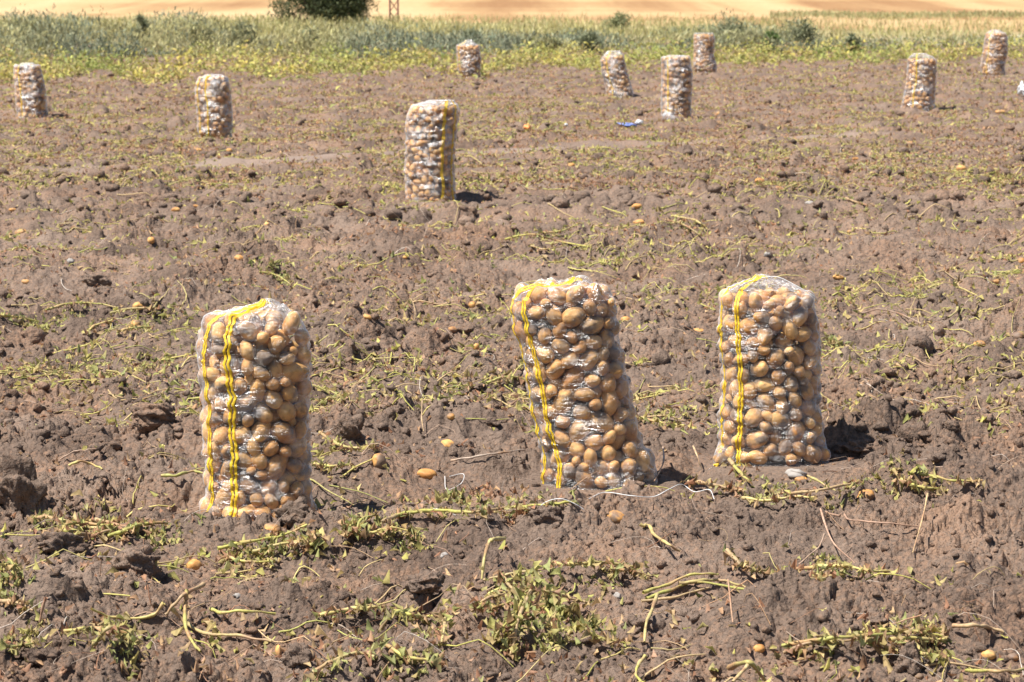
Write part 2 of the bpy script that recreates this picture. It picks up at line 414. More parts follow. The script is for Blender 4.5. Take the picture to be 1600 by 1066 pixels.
# stubble colour with combine lines running slantwise up the slope
mp = N(nt, 'Mapping', inp={'Vector': P, 'Rotation': (0, 0, R(9)), 'Scale': (.085, .0035, .02)})
mpb = N(nt, 'Mapping', inp={'Vector': P, 'Rotation': (0, 0, R(-12)), 'Scale': (.004, .045, .02)})
s1b = N(nt, 'TexNoise', inp={'Vector': mpb.outputs[0], 'Scale': 1.0, 'Detail': 5.0, 'Roughness': .6})
s1 = N(nt, 'TexNoise', inp={'Vector': mp.outputs[0], 'Scale': 1.0, 'Detail': 7.0, 'Roughness': .6})
s1m = N(nt, 'Mix', data_type='FLOAT', inp={0: .28, 2: s1.outputs[0], 3: s1b.outputs[0]})
cs = ramp(nt, s1m.outputs[0], [(.40, (.28, .155, .072)), (.47, (.39, .245, .118)), (.50, (.46, .31, .155)), (.60, (.51, .37, .20))])
s2 = N(nt, 'TexNoise', inp={'Vector': P, 'Scale': 3.0, 'Detail': 6.0, 'Roughness': .7})
cs2 = ramp(nt, s2.outputs[0], [(.3, g3(.8)), (.7, g3(1.15))])
st = N(nt, 'Mix', data_type='RGBA', blend_type='MULTIPLY', inp={0: 1.0, 6: cs.outputs[0], 7: cs2.outputs[0]})
mp3 = N(nt, 'Mapping', inp={'Vector': P, 'Scale': (.25, .10, 1)})
s3 = N(nt, 'TexNoise', inp={'Vector': mp3.outputs[0], 'Scale': 1.0, 'Detail': 6.0, 'Roughness': .6})
cm = ramp(nt, s3.outputs[0], [(.35, (.22, .20, .10)), (.5, (.32, .27, .14)), (.65, (.40, .31, .17))])
# boundary between meadow and stubble: farther out on the left
ratio = N(nt, 'Math', operation='DIVIDE', inp={0: sx.outputs[0], 1: sx.outputs[1]})
edge = N(nt, 'Math', operation='MULTIPLY_ADD', inp={0: ratio.outputs[0], 1: -90.0, 2: 93.0})
nz = N(nt, 'Math', operation='MULTIPLY_ADD', inp={0: s3.outputs[0], 1: 26.0, 2: -13.0})
e2 = N(nt, 'Math', operation='ADD', inp={0: edge.outputs[0], 1: nz.outputs[0]})
dd = N(nt, 'Math', operation='SUBTRACT', inp={0: sx.outputs[1], 1: e2.outputs[0]})
fc = N(nt, 'Math', operation='MULTIPLY', inp={0: dd.outputs[0], 1: .12}, use_clamp=True)
fx = N(nt, 'Mix', data_type='RGBA', inp={0: fc.outputs[0], 6: cm.outputs[2] if len(cm.outputs) > 2 else cm.outputs[0], 7: st.outputs[2]})
bs = N(nt, 'BsdfPrincipled', inp={'Base Color': fx.outputs[2], 'Roughness': .95}); bs.inputs['Specular IOR Level'].default_value = .1
nt.links.new(bs.outputs[0], out.inputs[0])
fy = np.concatenate([[GEND], np.linspace(GEND+1, 130, 40), np.linspace(135, 700, 60), [900, 1400, 2500]])
FY = np.repeat(fy[:, None], len(XEND[::6]), 1); tt = XEND[::6]/GEND
FX = FY*tt[None, :]
FZ = .05*noise(FX*.2, FY*.2, 300)*np.clip((FY-GEND)/8, 0, 1)+np.clip(FY-140, 0, 560)*.028+np.clip(FY-140, 0, 500)**2*.00004-.05
FZ[0] = -.06
far = mesh_np('stubble_field', np.stack([FX, FY, FZ], -1).reshape(-1, 3), grid_faces(*FX.shape), m_far)
tag(far, 'peach coloured stubble slope and dry meadow behind the weeds', kind='structure')

# ------------------------------------------------------------------ vectorised plant pieces
LG = np.array([(-.5, 0), (0, 0), (.5, 0), (-.5, .5), (0, .5), (.5, .5), (-.5, 1), (0, 1), (.5, 1)], float)
LG[:, 0] *= np.array([.35, .35, .35, 1, 1, 1, .25, .25, .25])
LF = np.array([(0, 1, 4, 3), (1, 2, 5, 4), (3, 4, 7, 6), (4, 5, 8, 7)])
def leaves(P, L, Wd, yaw, pitch, roll, curl, col, rg):
    n = len(P)
    u = LG[None, :, 0]*Wd[:, None]; v = LG[None, :, 1]*L[:, None]
    cz = curl[:, None]*(LG[None, :, 0]**2*2.2*Wd[:, None]-(LG[None, :, 1])**2*L[:, None]*.38)
    cz = cz+rg.normal(0, .06, (n, 9))*L[:, None]*np.abs(curl[:, None])
    cr, sr = np.cos(roll)[:, None], np.sin(roll)[:, None]
    x = u*cr-cz*sr; z = u*sr+cz*cr; y = v
    cp, sp_ = np.cos(pitch)[:, None], np.sin(pitch)[:, None]
    y2 = y*cp-z*sp_; z2 = y*sp_+z*cp
    c_, s_ = np.cos(yaw)[:, None], np.sin(yaw)[:, None]
    X = x*c_-y2*s_; Y = x*s_+y2*c_
    V = np.stack([X, Y, z2], -1)+P[:, None, :]
    F = (LF[None]+np.arange(n)[:, None, None]*9).reshape(-1, 4)
    return V.reshape(-1, 3), F, np.repeat(col, 9, 0)

def tubes(paths, rad, col, sides=5):
    n, k, _ = paths.shape
    T = np.gradient(paths, axis=1); T /= np.linalg.norm(T, axis=2, keepdims=True)+1e-9
    up = np.zeros_like(T); up[..., 2] = 1; up[np.abs(T[..., 2]) > .9] = (1, 0, 0)
    S = np.cross(T, up); S /= np.linalg.norm(S, axis=2, keepdims=True)+1e-9
    U = np.cross(S, T)
    a = np.arange(sides)/sides*2*math.pi
    V = paths[:, :, None, :]+rad[:, :, None, None]*(np.cos(a)[None, None, :, None]*S[:, :, None, :]+np.sin(a)[None, None, :, None]*U[:, :, None, :])
    i = np.arange(k-1)[:, None]*sides; j = np.arange(sides)[None, :]; j2 = (j+1) % sides
    f = np.stack([i+j, i+j2, i+sides+j2, i+sides+j], -1).reshape(-1, 4)
    F = (f[None]+np.arange(n)[:, None, None]*k*sides).reshape(-1, 4)
    return V.reshape(-1, 3), F, np.repeat(col, k*sides, 0)

class Bag:
    def __init__(s): s.V = []; s.F = []; s.C = []; s.n = 0
    def add(s, vfc):
        V, F, c = vfc
        s.V.append(V); s.F.append(F+s.n); s.C.append(c); s.n += len(V)
    def build(s, name, m, parent=None, loc=None, smooth=True):
        q = {}
        for f in s.F: q.setdefault(f.shape[1], []).append(f)
        return mesh_np(name, np.concatenate(s.V), [np.concatenate(v) for v in q.values()], m, parent, np.concatenate(s.C), loc=loc, smooth=smooth)

def mixcol(rg, n, cols, jit=.12):
    cols = np.array(cols); i = rg.integers(0, len(cols), n)
    t = rg.random((n, 1)); j = rg.integers(0, len(cols), n)
    return np.clip((cols[i]*t+cols[j]*(1-t))*(1+rg.normal(0, jit, (n, 1))), .01, .95)
GREEN = [(.42, .39, .10), (.53, .47, .14), (.38, .37, .11), (.58, .48, .17), (.46, .38, .16), (.50, .36, .19), (.42, .29, .16)]
GLEAF = [(.28, .30, .11), (.40, .39, .13), (.48, .43, .15), (.33, .34, .14), (.50, .43, .15), (.40, .30, .14)]
DRY = [(.40, .20, .11), (.48, .29, .16), (.33, .17, .10), (.55, .38, .20), (.42, .26, .17)]
PALE = [(.55, .45, .36), (.48, .36, .27), (.40, .28, .20), (.65, .58, .50)]
YEL = [(.66, .55, .12), (.58, .54, .14), (.48, .34, .16), (.32, .33, .12), (.42, .28, .15)]

def stem_paths(rg, x, y, length, heading, bend, k=8, arch=.03, lift=.004):
    """curving stems lying over the clods"""
    n = len(x); t = np.linspace(0, 1, k)[None, :]
    hd = heading[:, None]+bend[:, None]*(t-.5)+rg.normal(0, .22, (n, k)).cumsum(1)*.6
    dx = np.cos(hd)*length[:, None]/(k-1); dy = np.sin(hd)*length[:, None]/(k-1)
    X = x[:, None]+np.cumsum(dx, 1)-dx.sum(1, keepdims=True)/2; Y = y[:, None]+np.cumsum(dy, 1)-dy.sum(1, keepdims=True)/2
    Z = hf(X, Y)
    Zs = Z.copy(); Zs[:, 1:-1] = np.maximum(Z[:, 1:-1], (Z[:, :-2]+Z[:, 2:])/2)
    ar = arch*np.abs(rg.normal(0, 1, (n, 1)))*np.sin(t*math.pi)*np.sqrt(length[:, None]/.25)
    return np.stack([X, Y, Zs+lift+ar], -1)

def scatter(n, s0, s1, tmax=.3, rg=rng, power=1.0):
    """points spread evenly as seen in the picture, spilling past its sides"""
    s = s0+(s1-s0)*rg.random(n)**power
    y = 6080/s; x = rg.uniform(-tmax, tmax, n)*y
    return x, y

# litter: nobody could count it
def make_litter():
    rg = np.random.default_rng(17)
    gs, gl_, br, rt = Bag(), Bag(), Bag(), Bag()
    # green and yellow haulm patches, gathered along the rows
    def keep(x, y, amt):
        q = (y-.3*x)/.78; row = .5+.5*np.cos(2*math.pi*q+1.0)
        w = .45*row**1.5+.65*np.clip(noise(x*.8, y*.8, 400)*1.5+.3, 0, 1)
        return (rg.random(len(x)) < amt*w) & (track_mask(x, y) < .5)
    for s0, s1, n, kst, klf, spr in ((700, 1300, 90, 2, 20, .14), (330, 700, 850, 3, 24, .16), (110, 330, 4200, 2, 18, .20)):
        x, y = scatter(n*2, s0, s1, .3, rg); kk = keep(x, y, .95); x, y = x[kk], y[kk]
        nb = len(x)
        hd = rg.normal(.15, .45, nb)
        X = np.repeat(x, kst)+rg.normal(0, spr, nb*kst); Y = np.repeat(y, kst)+rg.normal(0, spr*.5, nb*kst)
        L = rg.uniform(.05, .26, nb*kst); H = np.repeat(hd, kst)+rg.normal(0, .5, nb*kst)
        p = stem_paths(rg, X, Y, L, H, rg.normal(0, .7, nb*kst), 8, .012)
        r0 = rg.uniform(.0012, .0034, nb*kst)*(1+np.clip(Y-8, 0, 14)*.03)
        gs.add(tubes(p, r0[:, None]*np.linspace(1.1, .55, 8)[None, :], mixcol(rg, nb*kst, GREEN), 4))
        m = nb*klf
        X = np.repeat(x, klf)+rg.normal(0, spr*1.1, m); Y = np.repeat(y, klf)+rg.normal(0, spr*.6, m)
        Z = hf(X, Y)+rg.uniform(0, .02, m)
        Ln = rg.uniform(.010, .034, m)*(1+np.clip(Y-10, 0, 30)*.02)
        gl_.add(leaves(np.stack([X, Y, Z], -1), Ln, Ln*rg.uniform(.35, .75, m), rg.uniform(0, 6.28, m), rg.normal(.12, .4, m), rg.normal(0, .45, m), rg.uniform(.5, 2.0, m)*np.sign(rg.normal(0, 1, m)), mixcol(rg, m, GLEAF+GREEN+[(.45,.33,.14)]), rg))
    # dried brown leaves and bits
    for s0, s1, n, kl in ((700, 1300, 500, 10), (330, 700, 1900, 13), (112, 330, 9000, 14)):
        x, y = scatter(n, s0, s1, .3, rg); w = np.clip(noise(x*.7+30, y*.5, 410)+.5+.02*np.clip(y-10, 0, 20), 0, 1); kk = (rg.random(n) < w) & (track_mask(x, y) < .35); x, y = x[kk], y[kk]
        m = len(x)*kl
        X = np.repeat(x, kl)+rg.normal(0, .10, m)*(1+np.repeat(y, kl)*.03); Y = np.repeat(y, kl)+rg.normal(0, .07, m)*(1+np.repeat(y, kl)*.05)
        Z = hf(X, Y)+rg.uniform(0, .010, m)
        Ln = rg.uniform(.008, .026, m)*(1+np.clip(Y-10, 0, 30)*.03)
        br.add(leaves(np.stack([X, Y, Z], -1), Ln, Ln*rg.uniform(.3, .8, m), rg.uniform(0, 6.28, m), rg.normal(.35, .45, m), rg.normal(0, .5, m), rg.uniform(.5, 1.9, m)*np.sign(rg.normal(0, 1, m)), mixcol(rg, m, DRY), rg))
    # thin pale roots and straws
    for s0, s1, n in ((700, 1300, 420), (330, 700, 900), (130, 330, 900)):
        x, y = scatter(n, s0, s1, .3, rg)
        L = rg.uniform(.04, .22, n)
        p = stem_paths(rg, x, y, L, rg.uniform(0, 6.28, n), rg.normal(0, 1.2, n), 7, .02, .002)
        up = rg.random(n) < .18
        p[up, :, 2] += (np.linspace(0, 1, 7)[None, :]*rg.uniform(.02, .09, (up.sum(), 1)))
        r0 = rg.uniform(.0006, .0018, n)*(1+np.clip(y-7, 0, 20)*.05)
        rt.add(tubes(p, r0[:, None]*np.linspace(1, .5, 7)[None, :], mixcol(rg, n, PALE+DRY), 3))
    tag(gs.build('haulm_litter', m_stem), 'yellow green potato haulm scattered over the soil', 'plant litter', kind='stuff')
    tag(gl_.build('wilted_leaves', m_leaf), 'wilted green potato leaves scattered over the soil', 'leaves', kind='stuff')
    tag(br.build('dry_leaves', m_leaf), 'crumpled reddish brown dry leaf bits over the soil', 'leaves', kind='stuff')
    tag(rt.build('root_litter', m_stem), 'thin pale roots and straws lying on the soil', 'plant litter', kind='stuff')
make_litter()

# ------------------------------------------------------------------ clods
def icosphere(sub):
    import bmesh
    bm = bmesh.new(); bmesh.ops.create_icosphere(bm, subdivisions=sub, radius=1)
    V = np.array([v.co[:] for v in bm.verts]); F = np.array([[v.index for v in f.verts] for f in bm.faces]); bm.free()
    return V, F
ICO = {k: icosphere(k) for k in (1, 2, 3, 4, 5)}
def lump(V, seed, amp=.35):
    rg_ = np.random.default_rng(int(seed)+5000); Nn_ = rg_.normal(0, 1, (11, 3)); Nn_ /= np.linalg.norm(Nn_, axis=1, keepdims=True)
    c_ = rg_.uniform(.55, .95, 11); pr = V@Nn_.T
    lim_ = np.where(pr > .05, c_[None]/np.clip(pr, .05, None), 9).min(1)
    V = V*np.minimum(1.0, lim_)[:, None]*1.12
    d = amp*(noise(V[:, 0]*1.3+seed*7.1, V[:, 1]*1.3+V[:, 2]*1.9, seed)+.55*noise(V[:, 0]*2.7+V[:, 2]*2, V[:, 1]*2.9-V[:, 2]*1.1, seed+1)
             +.3*(.4-np.abs(noise(V[:, 0]*6+V[:, 2]*3, V[:, 1]*6-V[:, 2]*4, seed+2)))+.22*noise(V[:, 0]*11+V[:, 2]*9, V[:, 1]*12-V[:, 2]*8, seed+3)+.12*noise(V[:, 0]*26+V[:, 2]*19, V[:, 1]*24-V[:, 2]*18, seed+4))
    return V*(1+d)[:, None]
def make_clods():
    rg = np.random.default_rng(23); b = Bag()
    for s0, s1, n, r0, r1, sub in ((760, 1300, 13000, .003, .014, 2), (760, 1300, 120, .016, .038, 3), (380, 760, 12000, .005, .024, 2), (380, 760, 420, .018, .050, 3),
                                   (110, 380, 9000, .014, .048, 2), (110, 380, 900, .028, .055, 2)):
        V0, F0 = ICO[sub]; T = np.stack([lump(V0, k*11+sub, .42) for k in range(14)])
        x, y = scatter(n, s0, s1, .27, rg); w = .25+.75*np.clip(noise(x*1.1, y*1.6, 9)*1.4+.45, 0, 1)
        kk = (rg.random(n) < w) & (track_mask(x, y) < .45)
        for i in range(len(SX)): kk &= ((x-SX[i])**2+(y-SY[i])**2) > (SR[i]*1.02)**2
        x, y = x[kk], y[kk]; n = len(x)
        r = r0+(r1-r0)*rg.random(n)**3.2
        z = hf(x, y)+r*rg.uniform(-.3, .35, n)
        a = rg.uniform(0, 6.28, n); c, s_ = np.cos(a), np.sin(a)
        q = T[rg.integers(0, 14, n)]*(r[:, None]*rg.uniform(.75, 1.3, (n, 3)))[:, None, :]*np.array([1.1, 1.1, .85])
        X = q[..., 0]*c[:, None]-q[..., 1]*s_[:, None]; Y = q[..., 0]*s_[:, None]+q[..., 1]*c[:, None]
        V = np.stack([X+x[:, None], Y+y[:, None], q[..., 2]+z[:, None]], -1).reshape(-1, 3)
        F = (F0[None]+np.arange(n)[:, None, None]*len(V0)).reshape(-1, 3)
        b.add((V, F, np.zeros((len(V), 3))))
    tag(b.build('soil_crumbs', m_soil), 'loose brown soil crumbs and small clods over the field', 'soil', kind='stuff')
make_clods()
BIGCLODS = [  # px, py of the base, half width px, half height px, label
 (92, 866, 36, 19, 'large dark oval clod lying below the green stems near the left edge'),
 (28, 796, 36, 48, 'big whitish dusty clod cut by the left edge of the picture'),
 (458, 822, 26, 22, 'rough dark clod leaning against the foot of the wide front sack'),
 (546, 688, 21, 23, 'dark round clod to the right of the wide front sack'),
 (626, 648, 10, 11, 'small nearly black clod between the front sack and the leaning sack'),
 (234, 668, 38, 21, 'broad dark flat clod left of the wide front sack'),
 (150, 446, 16, 12, 'black rounded clod on the left of the field'),
 (205, 895, 34, 24, 'smooth brown mound clod below the line of green stems at left'),
 (62, 1042, 24, 22, 'brown clod low in the bottom left corner'),
 (465, 1040, 20, 20, 'clod beside the small yellow green fruit at the bottom'),
 (1420, 1050, 20, 28, 'pointed brown clod at the bottom right beside the stems'),
 (1372, 982, 17, 14, 'square-edged dark clod above the green stems at bottom right'),
 (857, 815, 21, 18, 'grey brown clod under the white twine before the leaning sack'),
 (1345, 708, 24, 10, 'low clod in the shade right of the upright sack'),
 (660, 925, 30, 18, 'broad lumpy clod left of the wilted plant'),
 (996, 990, 22, 16, 'rounded clod right of the wilted plant'),
]
for k, (px, py, wx, hy, lab) in enumerate(BIGCLODS):
    p = ground_at(px, py); sc_ = p[1]/F_PX
    V, F = ICO[5]; V = lump(V, 900+k*5, .40)
    rr = np.array([wx*sc_, wx*sc_*.85, hy*sc_*1.05])
    V = V*rr
    q = p+np.array([0, rr[1]*.5, rr[2]*.45])
    o = mesh_np('soil_clod', V, F, m_soil, cols=np.zeros((len(V), 3)))
    o.location = q; o.rotation_euler = (0, 0, 0)
    tag(o, lab, 'soil clod', 'large clods lying in the field')

# ------------------------------------------------------------------ potatoes
def potato_shape(k, sub=3):
    V, F = ICO[sub]; V = V.copy()
    b = noise(V[:, 0]*1.1+k*3.7, V[:, 1]*1.1+V[:, 2]*.9, 500+k)*.10+noise(V[:, 0]*2.6+V[:, 2]*2, V[:, 1]*2.6+k, 520+k)*.035
    V = V*(1+b)[:, None]; V[:, 2] += .10*math.sin(k*2.1)*V[:, 0]**2; V[:, 1] *= 1+.10*math.sin(k)*V[:, 0]
    return V, F
POT_ME = []
for k in range(10):
    V, F = potato_shape(k, 4)
    o = mesh_np('potato', V, F, m_pot); POT_ME.append(o.data); bpy.data.objects.remove(o)
POT_LO = {s: [potato_shape(k, s) for k in range(10)] for s in (2, 3)}
rest = Bag()        # every potato past the 300 that show largest

def interp_env(s, z):
    return np.interp(z, s['z'], s['cx']), np.interp(z, s['z'], s['w']), np.interp(z, s['z'], s['w'])*(s['dp']/np.max(s['w'][:max(3, len(s['w'])//2)]))
def pack(s, rmean):
    rg = np.random.default_rng(s['seed'])
    zz = np.linspace(0, s['zt'], 40); cx, w, dp = interp_env(s, zz)
    vol = np.trapezoid(w*dp*math.pi*1.05, zz) if hasattr(np, 'trapezoid') else np.trapz(w*dp*math.pi*1.05, zz)
    n = min(int(vol*.585/(4.19*rmean**3)), 520)
    r = np.clip(rg.normal(rmean, rmean*.21, n), rmean*.62, rmean*1.5)
    top = s['zt']-s['top']/F_PX*s['Y']
    z = rg.uniform(.03, top-.03, n); cx, w, dp = interp_env(s, z)
    a = rg.uniform(0, 6.28, n); q = np.sqrt(rg.random(n))
    P = np.stack([cx+q*w*.8*np.cos(a), q*dp*.8*np.sin(a), z], -1)
    for it in range(190):
        D = P[:, None]-P[None]; L = np.linalg.norm(D, axis=2)+np.eye(n)*9
        ov = np.clip((r[:, None]+r[None])*.98-L, 0, None)
        P += .32*(D/L[..., None]*ov[..., None]).sum(1)
        P[:, 2] -= .0001
        P[:, 2] = np.clip(P[:, 2], r*.9, top-r*.85)
        cx, w, dp = interp_env(s, P[:, 2])
        we = np.maximum(w-r*1.02, .004); de = np.maximum(dp-r*1.02, .004)
        dx = (P[:, 0]-cx)/we; dy = P[:, 1]/de
        e = (np.abs(dx)**2.3+np.abs(dy)**2.3)**(1/2.3)
        k = np.where(e > 1, 1/e, 1.0)
        P[:, 0] = cx+dx*k*we; P[:, 1] = dy*k*de
    # orientation: long axis mostly along the wall
    cx, w, dp = interp_env(s, P[:, 2])
    out = np.stack([(P[:, 0]-cx)/w, P[:, 1]/dp, np.zeros(n)], -1)+rg.normal(0, .25, (n, 3))
    out /= np.linalg.norm(out, axis=1, keepdims=True)
    t = np.cross(out, rg.normal(0, 1, (n, 3))+np.array([0, 0, -.2])); t /= np.linalg.norm(t, axis=1, keepdims=True)
    b = np.cross(out, t)
    Rm = np.stack([t, b, out], -1)                       # columns: long, middle, short axis
    el = rg.uniform(1.05, 1.5, n)
    ax = np.stack([r*el, r*rg.uniform(.88, 1.0, n), r*rg.uniform(.82, .95, n)], -1)*.905
    return P, Rm, ax

def superellipse(u, n=2.3):
    c, s_ = np.cos(u), np.sin(u)
    return np.sign(c)*np.abs(c)**(2/n), np.sign(s_)*np.abs(s_)**(2/n)

def build_sack(s, near):
    rg = np.random.default_rng(s['seed']+1)
    nu, nv = s['nu'], s['nv']
    P, Rm, ax = pack(s, .0254 if near else .031)
    n = len(P)
    # envelope grid
    zs = np.linspace(-.012, s['zt'], 400)
    cx, w, dp = interp_env(s, zs)
    cut = zs > s['zt']-1e-6
    ln = np.concatenate([[0], np.cumsum(np.hypot(np.diff(zs), np.diff(w)))])
    zr = np.interp(np.linspace(0, ln[-1], nv-8), ln, zs)
    cx, w, dp = interp_env(s, zr)
    kk = np.concatenate([np.linspace(0.0, .93, 8), np.ones(nv-8)])      # bottom cap
    zr = np.concatenate([np.full(8, -.012)-.0*kk[:8], zr]); cx = np.concatenate([np.full(8, cx[0]), cx])
    w = np.concatenate([w[:1]*kk[:8], w]); dp = np.concatenate([dp[:1]*kk[:8], dp])
    u = np.linspace(-math.pi, math.pi, nu, endpoint=False)+math.pi/2*0
    cu, su = superellipse(u)
    E = np.stack([cx[:, None]+w[:, None]*cu[None], dp[:, None]*su[None], np.repeat(zr[:, None], nu, 1)], -1)
    Tu = np.roll(E, -1, 1)-np.roll(E, 1, 1); Tv = np.gradient(E, axis=0)
    Nn = np.cross(Tu, Tv); Nn /= np.linalg.norm(Nn, axis=2, keepdims=True)+1e-12
    Nn[:8] = (0, 0, -1); Nn = np.where(np.isfinite(Nn), Nn, 0)
    # smooth normals vertically near the top
    # ray from envelope inward to potatoes
    hit = np.full((nv, nu), .045); who = np.full((nv, nu), -1)
    Ef = E.reshape(-1, 3); Df = -Nn.reshape(-1, 3); hf_ = hit.ravel(); wf = who.ravel()
    back = .03
    O = Ef-Df*back
    for i in range(n):
        near_m = np.linalg.norm(Ef-P[i], axis=1) < ax[i].max()+.05
        if not near_m.any(): continue
        M = (Rm[i]/ax[i]).T
        o = (O[near_m]-P[i])@M.T; d = Df[near_m]@M.T
        A = (d*d).sum(1); B = (o*d).sum(1); Cc = (o*o).sum(1)-1
        disc = B*B-A*Cc; ok = disc > 0
        t = np.where(ok, (-B-np.sqrt(np.clip(disc, 0, None)))/A, 9)-back
        idx = np.where(near_m)[0]; better = t < hf_[idx]
        hf_[idx[better]] = t[better]; wf[idx[better]] = i
    hit = hf_.reshape(nv, nu); who = wf.reshape(nv, nu)
    lim = hit-.0015
    # taut film: relax inwards, held out by the potatoes; stiffer round the girth than up and down
    S = np.minimum(lim, 0.0); S[:] = np.minimum(lim, 0.002)
    topi = int(nv*.93)
    pull = .00010*(190/nu)**2
    for it in range(int(140*(nu/190)**1.2)+20):
        a = (np.roll(S, 1, 1)+np.roll(S, -1, 1))*.5
        b = S.copy(); b[1:-1] = (S[2:]+S[:-2])*.5
        S = np.minimum(lim, .6*a+.4*b+pull)
        S = np.minimum(S, .012); S[-3:] = np.minimum(S[-3:], 0.0); S[:8] = 0
    # gathered folds running down from the neck
    tv = (np.arange(nv)/nv)[:, None]
    kf = 9+rg.integers(0, 5)
    ph = rg.uniform(0, 6.28)
    fold = np.sin(u[None]*kf+ph+1.5*np.sin(u[None]*2+ph))*.5+np.sin(u[None]*(kf*2+3)+ph*2)*.5
    wt = np.clip((tv-.80)/.14, 0, 1)*np.clip((1.0-tv)/.03, 0, 1)
    S = S-np.clip(fold, -.3, 1)*wt*.006*(1 if near else 1.4)
    # tension creases
    cr_ = noise(np.repeat(u[None], nv, 0)*3+5, tv*62+u[None]*3, s['seed'])*.0036*(.5+.8*np.clip(noise(np.repeat(u[None], nv, 0)*1.2, tv*5+u[None]*.3, s['seed']+9)+.3, 0, 1))
    S = np.minimum(S-np.clip(cr_, -1, 1), lim)
    G = E-Nn*S[..., None]
    org = np.array([s['X'], s['Y'], 0.0])
    root = empty('potato_sack', org)
    tag(root, s['label'], 'sack', 'clear sacks of potatoes standing in the field')
    # film mesh
    V = G.reshape(-1, 3)
    i = np.arange(nv-1)[:, None]*nu; j = np.arange(nu)[None]; j2 = (j+1) % nu
    F = np.stack([i+j, i+j2, i+nu+j2, i+nu+j], -1).reshape(-1, 4)
    # apex fan
    tip = G[-1].mean(0)+np.array([0, 0, .004]); V = np.concatenate([V, tip[None]])
    k0 = (nv-1)*nu; jj = np.arange(nu)
    F3 = np.stack([k0+jj, k0+(jj+1) % nu, np.full(nu, len(V)-1)], -1)
    uvw = np.stack([np.repeat(np.abs(u)[None], nv, 0)*.17, np.repeat(zr[:, None], nu, 1)], -1).reshape(-1, 2)
    uvw = np.concatenate([uvw, [[0, s['zt']]]])+s['seed']
    mesh_np('plastic_film', V, [F, F3], m_film if s['key'] in 'abc' else m_film_far, root, uv=uvw)
    # yellow woven stripes lying on the film
    for (deg, strength) in s['stripes']:
        uu = R(deg); wid = .0082 if near else .0115
        for _ in (0,):
            tvs = np.arange(3, nv-1); bagv = []; 
            wob = .045*noise(tvs*.05, tvs*0+deg, 7)+.030*noise(tvs*.16, tvs*0+deg, 8)
            uc = uu+wob*1.2+.03*np.sin(tvs/nv*5)
            Vs, Fs = [], []
            nb = 2 if near else 1
            for line in range(nb):
                off = (line-.5)*.0125 if nb == 2 else 0
                loc_r = np.interp(tvs, np.arange(nv), np.maximum(w, .02))
                rows = []
                edge = np.stack([np.interp(uc, u, np.arange(nu)) for _ in (0,)], 0)[0]
                for e_ in (-1, -.33, .33, 1):
                    du = (off+e_*wid*.5*(1+.35*noise(tvs*.6, tvs*0+3*e_, 12)))/np.maximum(loc_r, .05)
                    fi = (edge+du/(2*math.pi)*nu) % nu
                    a0 = np.floor(fi).astype(int) % nu; a1 = (a0+1) % nu; fr_ = (fi-np.floor(fi))[:, None]
                    pts = G[tvs, a0]*(1-fr_)+G[tvs, a1]*fr_; nn = Nn[tvs, a0]
                    rows.append(pts+nn*(.0016+(.0008 if abs(e_) < .5 else 0)))
                Rr = np.stack(rows, 1)
                base = sum(len(v_) for v_ in Vs); Vs.append(Rr.reshape(-1, 3)); Fs.append(grid_faces(Rr.shape[0], 4)+base)
            mesh_np('yellow_stripe', np.concatenate(Vs), np.concatenate(Fs), m_yel, root)
    # potatoes
    Wp = P+org
    front = Nn[..., 1] < .25
    cnt = np.bincount(who[(who >= 0) & front & (hit < .03)], minlength=n)
    return dict(s=s, P=Wp, R=Rm, ax=ax, cnt=cnt, root=root, G=G+org, N=Nn, u=u, zr=zr)

POT_GROUP = {'a': ('tan potato packed in the wide clear sack closest to the camera', 'potatoes inside the wide front sack'),
             'b': ('tan potato packed in the clear sack that leans to the left', 'potatoes inside the leaning sack'),
             'c': ('tan potato packed in the upright sack with the white drawstring loop', 'potatoes inside the upright sack')}
def add_rest(P, Rm, ax, sub, seed):
    rg = np.random.default_rng(seed)
    for i in range(len(P)):
        V, F = POT_LO[sub][rg.integers(0, 10)]
        rest.add(((V*ax[i])@Rm[i].T+P[i], F, np.zeros((len(V), 3))))
def place_potato(P, Rm, ax, k, lab, grp):
    o = bpy.data.objects.new('potato', POT_ME[k % 10]); C.objects.link(o)
    M = Matrix(Rm.tolist()).to_4x4()
    if M.determinant() < 0: M = M @ Matrix.Diagonal((1, 1, -1, 1))
    o.matrix_world = Matrix.Translation(Vector(P)) @ M @ Matrix.Diagonal((*[float(a) for a in ax], 1))
    tag(o, lab, 'potato', grp)
    return o

